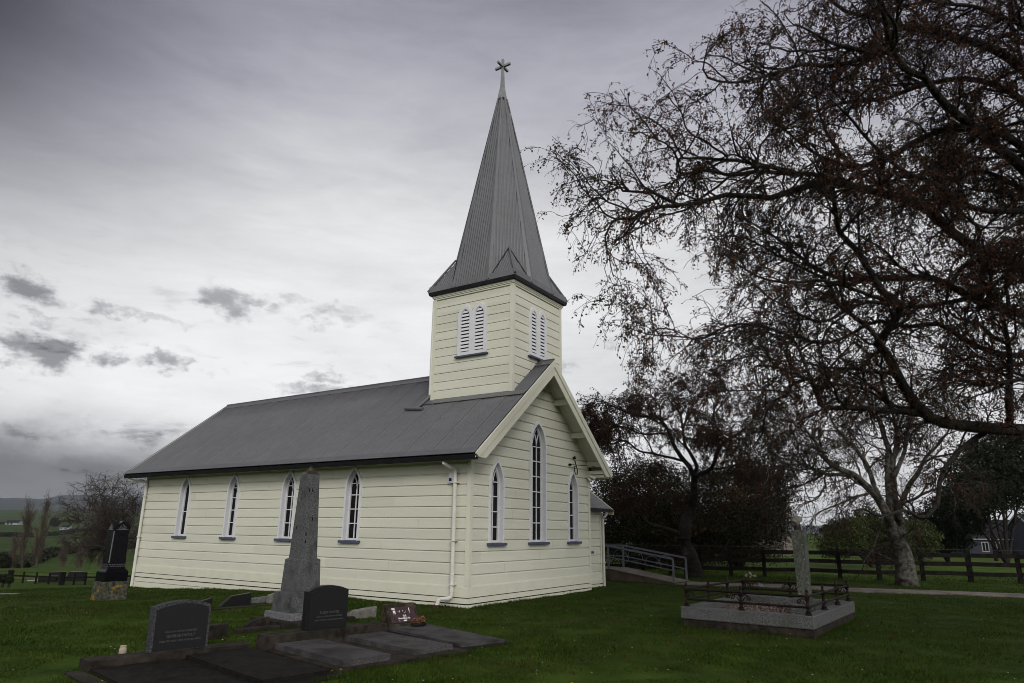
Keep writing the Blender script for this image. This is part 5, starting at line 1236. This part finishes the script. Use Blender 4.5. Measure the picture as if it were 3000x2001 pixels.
# ------------------------------------------------------------------ buildings beyond
def gable_house(name, label, px, py, depth, L, Wd, H, rh, deg, wallm, roofm, trim=M['white_far'], win=(), over=.3, parent=None):
    p = at(px, py, depth); z = gz(p[0], p[1]); fr = frame(p[0], p[1], math.degrees(math.atan2(RT[1], RT[0])) + deg, z)
    h = empty(name, (p[0], p[1], z), label, 'house' if 'house' in name else 'shed')
    mb = MB(); mb.prism([(-Wd / 2, -.5), (Wd / 2, -.5), (Wd / 2, H), (0, H + rh - .02), (-Wd / 2, H)], (0, L), lambda a, b, e: fr(e, a, b)); mb.build('wall', wallm, h)
    mb = MB()
    for s in (-1, 1):
        k = (rh) / (Wd / 2); o = over
        mb.prism([(0, H + rh + .02), (s * (Wd / 2 + o), H - k * o + .02), (s * (Wd / 2 + o), H - k * o + .12), (0, H + rh + .14)], (-o, L + o), lambda a, b, e: fr(e, a, b))
    rf = mb.build('roof', roofm, h)
    mb = MB()
    for e in (-over - .02, L + over + .02):
        for s in (-1, 1): mb.bar(fr(e, 0, H + rh + .08), fr(e, s * (Wd / 2 + over), H - rh / (Wd / 2) * over + .08), .08, .2)
    for s in (-1, 1): mb.bar(fr(-over, s * (Wd / 2 + over + .03), H - rh / (Wd / 2) * over + .04), fr(L + over, s * (Wd / 2 + over + .03), H - rh / (Wd / 2) * over + .04), .1, .14)
    mb.build('trim', trim, h)
    for (x, z0_, w_, h_, side) in win:
        g_ = (lambda a, n_, b: fr(a, -Wd / 2 - n_, b)) if side == 0 else (lambda a, n_, b: fr(L + n_, a, b)) if side == 1 else (lambda a, n_, b: fr(-n_, a, b))
        mb = MB(); t = .13
        for bx_ in ((x, x + w_, z0_, z0_ + t), (x, x + w_, z0_ + h_ - t, z0_ + h_), (x, x + t, z0_ + t, z0_ + h_ - t), (x + w_ - t, x + w_, z0_ + t, z0_ + h_ - t), (x + w_ / 2 - .05, x + w_ / 2 + .05, z0_ + t, z0_ + h_ - t)):
            mb.box(bx_[0], bx_[1], -.02, .06, bx_[2], bx_[3], fr=g_)
        fm = mb.build('window', trim, h); mb = MB(); mb.box(x + t, x + w_ - t, -.02, .025, z0_ + t, z0_ + h_ - t, fr=g_); mb.build('pane', M['glass'], fm)
    return h
gable_house('house', 'blue grey clad house with dark roof and white window trim at the right edge', 2790, 1620, 108, 11.5, 8.0, 2.75, 2.7, -1, M['housewall'], M['houseroof'],
            win=((4.0, .7, 1.0, 1.5, 0), (2.2, .7, 1.1, 1.5, 0), (7.4, .5, 2.5, 1.6, 0), (-3.2, .4, 1.1, 1.9, 1)))
gable_house('house', 'projecting blue grey house wing with pale cladding beside the dark roof', 3001, 1620, 102, 8, 9, 2.9, 3.4, 0, M['housewall'], M['houseroof'], win=((-2.8, .5, 1.0, 1.7, 2),))
gable_house('shed', 'weathered board shed with a dark edged gable behind the fence', 2252, 1625, 76, 4.0, 6.2, 1.9, 1.7, 78, M['wood_shed'], M['houseroof'], trim=M['fence'], win=())
gable_house('barn', 'low white barn with dark roof on the far left ridge', 20, 1544, 880, 17, 9, 2.6, 3, 0, M['white_far'], M['houseroof'], trim=M['houseroof'], win=((2, .2, 3, 2.2, 0), (7, .2, 2.4, 2.2, 0)))
gable_house('farmhouse', 'small white farmhouse glimpsed through the edge of the rounded tree', 180, 1550, 700, 9, 6, 2.6, 1.8, 0, M['white_far'], M['houseroof'], win=((1, .8, 1.6, 1.2, 0), (5, .8, 1.6, 1.2, 0)))
gable_house('shed', 'small pale shed on the ridge left of the far clump of trees', 2399, 1556, 245, 1.8, 1.6, 1.0, .5, 0, M['white_far'], M['housewall'])

# ------------------------------------------------------------------ poles and cable
def pole(px, py, depth, h, label, arm=True):
    p = at(px, py, depth); z = gz(p[0], p[1]); mb = MB(); mb.tube([(p[0], p[1], z - .3), (p[0], p[1], z + h)], [.16, .11], 8)
    if arm:
        r = np.array([RT[0], RT[1], 0])
        for q_ in (.25, .8): mb.bar(p * 0 + np.array([p[0], p[1], z + h - q_]) - r * .9, np.array([p[0], p[1], z + h - q_]) + r * .9, .1, .1)
    return tag(mb.build('power_pole', M['fence']), label, 'power pole')
pole(2426, 1590, 125, 2.9, 'dark wooden pole on the green slope right of the broken column', False)
pole(2411, 1556, 250, 3.2, 'distant power pole with cross arms on the ridge')
ep = at(2890, 1428, 62); zc_ = gz(ep[0], ep[1])
mb = MB(); a = np.array([.07, 4.36, 3.23]); pts_ = []
for t in np.linspace(0, 1, 40):
    p = a * (1 - t) + ep * t; p[2] -= 2.2 * t * (1 - t) * .35; pts_.append(p)
mb.tube(pts_, .009, 5); tag(mb.build('service_cable', M['cable']), 'thin black service cable running from the gable across the trees', 'cable')
pole(2895, 1500, 62, float(ep[2] - zc_) + .3, 'dark power pole among the conifers holding the service cable')

# ------------------------------------------------------------------ cattle in the valley field
def cow(px, py, depth, deg, m, label, lying=False):
    p = at(px, py, depth); z = gz(p[0], p[1]); fr = frame(p[0], p[1], deg, z - (.55 if lying else 0))
    sk = [(-.75, 0, 1.15, .30), (-.3, 0, 1.08, .38), (.2, 0, 1.06, .38), (.62, 0, 1.15, .30), (.95, 0, 1.30, .19), (1.2, 0, 1.38, .17), (1.45, 0, 1.22, .10)]
    E = [(0, 1), (1, 2), (2, 3), (3, 4), (4, 5), (5, 6)]
    for bx_, r_ in ((3, .13), (0, .15)):
        for s in (-1, 1):
            x = sk[bx_][0]; n = len(sk); k = -.06 if bx_ == 0 else .03
            sk += [(x, s * .2, .85, r_), (x + k, s * .2, .48, .075), (x + k * .3, s * .2, .02, .06)]; E += [(bx_, n), (n, n + 1), (n + 1, n + 2)]
    n = len(sk); sk += [(-.98, 0, 1.2, .05), (-1.05, 0, .7, .035), (1.15, .2, 1.45, .05), (1.15, -.2, 1.45, .05)]; E += [(0, n), (n, n + 1), (5, n + 2), (5, n + 3)]
    me = bpy.data.meshes.new('cow'); me.from_pydata([fr(x, y, zz) for x, y, zz, r_ in sk], E, []); me.materials.append(m)
    o = bpy.data.objects.new('cow', me); link(o); o.modifiers.new('skin', 'SKIN'); s_ = o.modifiers.new('sub', 'SUBSURF'); s_.levels = s_.render_levels = 1
    for v, q_ in zip(me.skin_vertices[0].data, sk): v.radius = (q_[3], q_[3]); v.use_root = False
    me.skin_vertices[0].data[1].use_root = True
    return tag(o, label, 'cow', 'cows in the valley field')
cow(91, 1620, 225, 200, M['cow_white'], 'black cow with a white face standing left of the right hand poplar')
cow(9, 1622, 215, 20, M['cow_black'], 'all black cow standing in the valley at the left picture edge')

# ------------------------------------------------------------------ lawn: grass blades, small flowers, fallen leaves
def in_frame(x, y, ox, oy, deg, a0, a1, b0, b1):
    t = R(deg); dx, dy = x - ox, y - oy; a = dx * math.cos(t) + dy * math.sin(t); b = -dx * math.sin(t) + dy * math.cos(t)
    return (a > a0) & (a < a1) & (b > b0) & (b < b1)
def blocked(x, y):
    k = (x > -LEN + .0) & (x < -.0) & (y > .0) & (y < W) | (x > -3) & (x < PX) & (y > W - .1) & (y < PY) | (x > -3) & (x < .95) & (y > 9.15) & (y < 10.5)
    for q_ in ((1.90, 3.95, -7.32, -5.42), (1.58, 1.92, -7.34, -5.46), (1.80, 3.83, -5.38, -3.44)): k |= in_frame(x, y, 0, 0, -11, *q_)
    k |= in_frame(x, y, c4[0], c4[1], -17, 0, 2.42, -.1, .84) | in_frame(x, y, 4.44, .10, -3, .02, GLX - .02, .02, GLY - .02) | in_frame(x, y, -.91, -3.54, -7, -.54, .54, -.54, .54)
    px_, py_ = np.array(PATH).T; yp = np.interp(x, px_, py_); k |= (x > .9) & (np.abs(y - yp) < .60)
    return k
def scatter(n, r0, r1, a0=-.72, a1=.72, power=1.0):
    u = rng.random(n); r = r0 * (r1 / r0) ** u if power == 0 else (r0 ** power + (r1 ** power - r0 ** power) * u) ** (1 / power)
    a = a0 + (a1 - a0) * rng.random(n); x = CAM[0] + r * (np.sin(a) * R0[0] + np.cos(a) * F0[0]); y = CAM[1] + r * (np.sin(a) * R0[1] + np.cos(a) * F0[1])
    k = ~blocked(x, y); return x[k], y[k], r[k]
def blades(x, y, r, hs, wd):
    n = len(x); z = ground(x, y); th = rng.random(n) * 2 * math.pi
    clump = .78 + .42 * np.sin(x * .9 + 1.3 * np.sin(y * .7)) * np.sin(y * 1.1) * .6 + .40 * np.sin(x * 3.1 + np.sin(y * 2.3) * 2) * np.sin(y * 2.7 + np.sin(x * 1.7) * 2)
    h = hs * (.45 + .75 * rng.random(n)) * clump; w = wd * (.6 + .8 * rng.random(n)) * (r / 8) ** .55
    lean = rng.normal(size=(n, 2)) * .55 * h[:, None] + np.array([.12, -.05]) * h[:, None]
    b = np.stack([x, y, z - .006], -1); s = np.stack([np.cos(th) * w, np.sin(th) * w, np.zeros(n)], -1); t = np.stack([lean[:, 0], lean[:, 1], h], -1)
    m_ = b + t * .55 + np.array([0, 0, 1]) * (h * .08)[:, None]
    V = np.stack([b - s, b + s, m_ + s * .7, b + t, m_ - s * .7], 1).reshape(-1, 3); i = np.arange(n)[:, None] * 5
    return V, np.hstack([i, i + 1, i + 2, i + 4]), np.hstack([i + 4, i + 2, i + 3])
x, y, r = scatter(430000, 5.6, 34, power=.35)
V, F4, F3 = blades(x, y, r, .045, .0040)
F = np.vstack([F4, np.hstack([F3, F3[:, 2:3]])])[:len(F4)]
# a blade is one quad plus a tip; written as two face sets in one mesh
me = bpy.data.meshes.new('grass'); me.vertices.add(len(V)); me.vertices.foreach_set('co', V.astype(np.float32).ravel())
lv = np.hstack([F4, F3]).astype(np.int32); n = len(F4); me.loops.add(7 * n); me.loops.foreach_set('vertex_index', lv.ravel())
st = (np.arange(n)[:, None] * 7 + np.array([0, 4])).astype(np.int32).ravel(); me.polygons.add(2 * n); me.polygons.foreach_set('loop_start', st); me.update(calc_edges=True); me.materials.append(M['grass'])
gr = bpy.data.objects.new('grass', me); link(gr); tag(gr, 'short dark green lawn grass of the churchyard', 'grass', kind='stuff')
# longer tufts where the mower does not reach: along kerbs, walls and posts
tx, ty = [], []
def tuft_line(p, q_, n, sp=.05):
    t = rng.random(n); tx.extend(p[0] + (q_[0] - p[0]) * t + rng.normal(size=n) * sp); ty.extend(p[1] + (q_[1] - p[1]) * t + rng.normal(size=n) * sp)
tuft_line((-12.4, -.06), (0, -.06), 2600, .03); tuft_line((.07, 0), (.07, W), 1500, .03)
for p, q_ in zip([RF(0, 0, 0), RF(GLX, 0, 0), RF(GLX, GLY, 0)], [RF(GLX, 0, 0), RF(GLX, GLY, 0), RF(0, GLY, 0)]): tuft_line(p, q_, 900, .04)
for a0, b0_, a1, b1_ in ((3.88, -5.4, 3.88, -3.4), (4.0, -7.4, 4.0, -5.4), (1.75, -5.35, 1.75, -3.5), (1.52, -7.3, 1.52, -5.4)): tuft_line(GF(a0, b0_, 0), GF(a1, b1_, 0), 500, .05)
for p in fp: tuft_line((p[0] - .1, p[1]), (p[0] + .1, p[1]), 120, .07)
for _ in range(420):
    r_ = 6 * (22 / 6) ** random.random(); a_ = random.uniform(-.7, .7); X = CAM[0] + r_ * (math.sin(a_) * R0[0] + math.cos(a_) * F0[0]); Y = CAM[1] + r_ * (math.sin(a_) * R0[1] + math.cos(a_) * F0[1])
    if not blocked(np.array([X]), np.array([Y]))[0]: tuft_line((X, Y), (X + .02, Y), random.randint(8, 26), random.uniform(.02, .07))
tx, ty = np.array(tx), np.array(ty); V, F4, F3 = blades(tx, ty, np.full(len(tx), 9.), .060, .0042)
V2, F2 = V, np.vstack([F4]); i = np.arange(len(tx))[:, None] * 5
o = arr_obj('grass_tufts', V, np.hstack([i, i + 1, i + 3, i + 3])[:, :3], M['grass']); tag(o, 'longer grass left along the walls, kerbs and posts', 'grass', kind='stuff')
def dots(name, n, r0, r1, size, m, label, h=.05, clump=None):
    x, y, r = scatter(n, r0, r1, power=.8)
    if clump is not None: k = clump(x, y); x, y = x[k], y[k]
    p = np.stack([x, y, ground(x, y) + h * (.5 + .6 * rng.random(len(x)))], -1); V, F = [], []
    th = np.arange(6) * math.pi / 3; s = size * (.7 + .6 * rng.random(len(x)))
    V = (p[:, None] + s[:, None, None] * np.stack([np.cos(th), np.sin(th), .15 * np.sin(th * 2 + 1)], -1)[None]).reshape(-1, 3)
    return tag(arr_obj(name, V, np.arange(len(V)).reshape(-1, 6), m), label, 'lawn flowers', kind='stuff')
M['daisy'] = mat('daisy_petal', (.42, .42, .39)); M['dandelion'] = mat('dandelion_petal', (.50, .36, .03))
dots('daisies', 300, 6, 26, .011, M['daisy'], 'tiny white daisies dotted over the lawn')
dots('dandelions', 90, 6, 26, .013, M['dandelion'], 'small yellow flowers dotted over the lawn')
dots('dandelions', 1500, 9, 16, .013, M['dandelion'], 'band of yellow flowers along the foot of the long church wall', .10, lambda x, y: (x > -4.2) & (x < -.9) & (y > -1.5 + .3 * np.sin(x * 3)) & (y < -.1))
x, y, r = scatter(900, 8, 26, a0=-.1, power=1.2)
V, F = leaves(np.stack([np.stack([x, y, ground(x, y) + .04], -1), np.stack([x + .02, y, ground(x, y) + .045], -1)], 1), 700, .05, spread=.01)
M['fallen'] = mat('fallen_leaf', (.02, .011, .006), (.05, .024, .01), 3, .8, island=.6)
tag(arr_obj('fallen_leaves', V[:1600], F[:400], M['fallen']), 'brown leaves fallen on the lawn under the trees', 'leaves', kind='stuff')

# ------------------------------------------------------------------ sky, sun, haze
SUN_AZ = np.array([.70, -.714]); SUN_EL = R(27)
w = bpy.data.worlds.new('World'); sc.world = w; w.use_nodes = True; nt = w.node_tree; N, L = nt.nodes, nt.links; N.clear()
def sock(n, k, v):
    if isinstance(v, (int, float)): n.inputs[k].default_value = v
    else: L.new(v, n.inputs[k])
def ma(op, a, b=0., c=None, clamp=False):
    n = N.new('ShaderNodeMath'); n.operation = op; n.use_clamp = clamp; sock(n, 0, a); sock(n, 1, b)
    if c is not None: sock(n, 2, c)
    return n.outputs[0]
add_ = lambda a, b: ma('ADD', a, b); mul = lambda a, b: ma('MULTIPLY', a, b); sub_ = lambda a, b: ma('SUBTRACT', a, b)
def smooth(a, e0, e1):
    n = N.new('ShaderNodeMapRange'); n.interpolation_type = 'SMOOTHSTEP'; sock(n, 0, a); n.inputs[1].default_value = e0; n.inputs[2].default_value = e1; n.inputs[3].default_value = 0; n.inputs[4].default_value = 1
    return n.outputs[0]
def mixf(f, a, b): return add_(mul(a, sub_(1., f)), mul(b, f))
tc = N.new('ShaderNodeTexCoord'); D = tc.outputs['Generated']
def dot(v):
    n = N.new('ShaderNodeVectorMath'); n.operation = 'DOT_PRODUCT'; L.new(D, n.inputs[0]); n.inputs[1].default_value = v; return n.outputs['Value']
u = dot((R0[0], R0[1], 0)); v = dot((F0[0], F0[1], 0)); zz_ = dot((0, 0, 1))
az = ma('ARCTAN2', u, v); el = ma('ARCSINE', zz_)
def noise(vec, scale, detail=6, rough_=.6, dist=0.):
    n = N.new('ShaderNodeTexNoise'); n.inputs['Scale'].default_value = scale; n.inputs['Detail'].default_value = detail; n.inputs['Roughness'].default_value = rough_; n.inputs['Distortion'].default_value = dist; L.new(vec, n.inputs['Vector']); return n.outputs['Fac']
def comb(x_, y_, z_=0.):
    n = N.new('ShaderNodeCombineXYZ'); sock(n, 0, x_); sock(n, 1, y_); sock(n, 2, z_); return n.outputs[0]
ae = comb(az, mul(el, 2.2))
flat = comb(ma('DIVIDE', u, add_(ma('MAXIMUM', zz_, 0.), .22)), ma('DIVIDE', v, add_(ma('MAXIMUM', zz_, 0.), .22)))
rot_ = N.new('ShaderNodeMapping'); rot_.inputs['Rotation'].default_value = (0, 0, R(-28)); rot_.inputs['Scale'].default_value = (.8, 1.45, 1); L.new(ae, rot_.inputs[0])
streak = noise(rot_.outputs[0], 2.6, 8, .58, .4)
soft = noise(ae, 3.2, 7, .6, .3)
def gauss(a0, e0, sa, se):
    x_ = mul(sub_(az, a0), 1 / sa); y_ = mul(sub_(el, e0), 1 / se); return ma('EXPONENT', mul(add_(mul(x_, x_), mul(y_, y_)), -1.))
def px_ae(px, py):
    d = FW * FOC + RT * (px - 1500) - UP * (py - 1000.5); d /= np.linalg.norm(d)
    return math.atan2(d[0] * R0[0] + d[1] * R0[1], d[0] * F0[0] + d[1] * F0[1]), math.asin(d[2])
SKY = dict(base=.70)
fine = noise(rot_.outputs[0], 9., 9, .65, .5)
lum = mul(SKY['base'], add_(.50, add_(mul(streak, .66), mul(fine, .30))))
g1 = gauss(*px_ae(800, 1060), .55, .20); lum = add_(lum, mul(g1, .24))                 # bright band low over the nave
g2_ = gauss(*px_ae(1450, 480), .36, .30); lum = add_(lum, mul(g2_, .02))
dark_top = smooth(el, .36, .86); lum = mul(lum, sub_(1., mul(dark_top, .66)))            # heavy cloud overhead
dark_left = smooth(mul(az, -1.), .30, .86); lum = mul(lum, sub_(1., mul(mul(dark_left, smooth(el, .16, .58)), .92)))
dark_right = smooth(az, .36, .9); lum = mul(lum, sub_(1., mul(mul(dark_right, smooth(el, .2, .6)), .55)))
bankn = add_(el, mul(sub_(soft, .5), .16)); bank = mul(sub_(1., smooth(bankn, .07, .155)), smooth(mul(az, -1.), .26, .52))
lum = mixf(mul(bank, .90), lum, add_(-.035, add_(mul(soft, .16), mul(noise(comb(az, mul(el, 6.)), 7., 9, .65, .5), .10))))                              # grey rain bank over the hills
behind = smooth(ma('ABSOLUTE', az), 1.1, 1.9); lum = mixf(behind, lum, add_(.74, mul(soft, .25)))  # unseen sky behind the view, brightness added to light the walls
# separate dark scud clouds low in the west
scud = noise(comb(az, mul(el, 2.0)), 15., 11, .66, .5)
wispy = noise(comb(az, mul(el, 3.2)), 9., 8, .62, .4)
warp = noise(comb(az, mul(el, 1.5)), 15., 7, .62); warp2 = noise(comb(add_(az, 7.3), mul(el, 1.5)), 17., 7, .62)
az0, el0 = az, el
az = add_(az, mul(sub_(warp, .5), .20)); el = add_(el, mul(sub_(warp2, .5), .085))
gable_fill = add_(gauss(2.15, .50, .75, .55), gauss(-4.13, .50, .75, .55)); lum = add_(lum, mul(gable_fill, .55))   # glow added to the unseen sky behind the view to brighten the gable wall
cl = None
for px, py, sx_, sy_, k_ in ((60, 838, 95, 34, 1.35), (120, 1032, 105, 42, 1.7), (20, 1010, 60, 44, 1.2), (330, 915, 70, 24, .75), (420, 935, 150, 14, .55), (700, 892, 95, 42, 1.15), (860, 885, 60, 26, .7), (1000, 920, 110, 34, .8), (900, 945, 120, 14, .45), (455, 1055, 85, 28, 1.1), (560, 1068, 40, 18, .7), (950, 1100, 62, 22, .95), (920, 1145, 110, 24, 1.1), (830, 1155, 45, 16, .7), (445, 1280, 60, 22, .9), (60, 1265, 90, 18, .9), (250, 1265, 90, 16, .5), (1790, 1030, 60, 22, .55), (1660, 1075, 40, 26, .6), (1740, 1160, 90, 24, .6), (660, 1095, 30, 10, .5), (240, 955, 200, 12, .4), (90, 930, 60, 14, .6)):
    a0, e0 = px_ae(px, py); g_ = mul(gauss(a0, e0, sx_ / 2200., sy_ / 2200. * 1.15), k_); cl = g_ if cl is None else ma('MAXIMUM', cl, g_)
az, el = az0, el0
m_c = smooth(add_(cl, mul(sub_(scud, .5), 1.7)), .12, 1.25)
m_c = mul(m_c, smooth(cl, .02, .40))
lum = mixf(mul(m_c, .74), lum, sub_(.235, mul(smooth(mul(az, -1.), .40, .58), .13)))
wm = mul(mul(smooth(wispy, .56, .72), gauss(*px_ae(450, 1180), .40, .16)), .20); lum = sub_(lum, mul(wm, 1.5))
lum = ma('MAXIMUM', lum, .03)
# faint violet cast in the grey cloud, neutral in the bright parts
sat = mul(smooth(lum, .80, .22), add_(.18, mul(smooth(el, .30, .62), .65)))
colr = N.new('ShaderNodeCombineColor'); sock(colr, 0, mul(lum, sub_(1., mul(sat, .10)))); sock(colr, 1, mul(lum, sub_(1., mul(sat, .11)))); sock(colr, 2, mul(lum, add_(1.015, mul(sat, .10))))
sky = N.new('ShaderNodeTexSky'); sky.sky_type = 'NISHITA'; sky.sun_disc = False; sky.sun_elevation = SUN_EL; sky.sun_rotation = math.atan2(SUN_AZ[0], SUN_AZ[1])
mx = N.new('ShaderNodeMix'); mx.data_type = 'RGBA'; mx.inputs[0].default_value = .97; L.new(sky.outputs[0], mx.inputs[6])
vm = N.new('ShaderNodeVectorMath'); vm.operation = 'SCALE'; vm.inputs['Scale'].default_value = 10.; L.new(colr.outputs[0], vm.inputs[0]); L.new(vm.outputs[0], mx.inputs[7])
bg = N.new('ShaderNodeBackground'); bg.inputs['Strength'].default_value = .1; L.new(mx.outputs[2], bg.inputs['Color'])
ou = N.new('ShaderNodeOutputWorld'); L.new(bg.outputs[0], ou.inputs['Surface'])

sl_ = bpy.data.lights.new('sun', 'SUN'); sl_.energy = 1.4; sl_.angle = R(18); sl_.color = (1, .97, .92)
so = bpy.data.objects.new('sun', sl_); link(so)
sd = Vector((SUN_AZ[0] * math.cos(SUN_EL), SUN_AZ[1] * math.cos(SUN_EL), math.sin(SUN_EL))); so.rotation_euler = sd.to_track_quat('Z', 'Y').to_euler(); so.location = sd * 60

HAZE = True
if HAZE:
    mb = MB(); mb.box(-7600, 7600, -7600, 7600, -60, 215); hm = bpy.data.materials.new('haze_air'); hm.use_nodes = True; hn = hm.node_tree; hn.nodes.remove(hn.nodes['Principled BSDF'])
    pv = hn.nodes.new('ShaderNodeVolumePrincipled'); pv.inputs['Color'].default_value = (.72, .77, .92, 1); pv.inputs['Density'].default_value = .00006; pv.inputs['Anisotropy'].default_value = .2
    hn.links.new(pv.outputs[0], hn.nodes['Material Output'].inputs['Volume']); ho = mb.build('haze', hm); ho['kind'] = 'stuff'; ho['label'] = 'pale grey rain haze over the valley'; ho.visible_shadow = True

# ------------------------------------------------------------------ camera and render settings
cd = bpy.data.cameras.new('camera'); cd.sensor_width = 36; cd.lens = FOC / 3000 * 36; cd.clip_start = .1; cd.clip_end = 20000
co = bpy.data.objects.new('camera', cd); link(co); sc.camera = co
from mathutils import Matrix
co.matrix_world = Matrix(((RT[0], UP[0], -FW[0], CAM[0]), (RT[1], UP[1], -FW[1], CAM[1]), (RT[2], UP[2], -FW[2], CAM[2]), (0, 0, 0, 1)))
sc.view_settings.view_transform = 'Standard'; sc.view_settings.look = 'None'; sc.view_settings.gamma = 1; sc.view_settings.exposure = 0
sc.cycles.filter_width = .95; sc.cycles.max_bounces = 6; sc.cycles.diffuse_bounces = 3; sc.cycles.glossy_bounces = 2; sc.cycles.volume_bounces = 1; sc.cycles.transparent_max_bounces = 8
try: sc.cycles.use_denoising = True; sc.cycles.denoising_input_passes = 'RGB_ALBEDO_NORMAL'; sc.cycles.denoising_prefilter = 'ACCURATE'
except Exception: pass
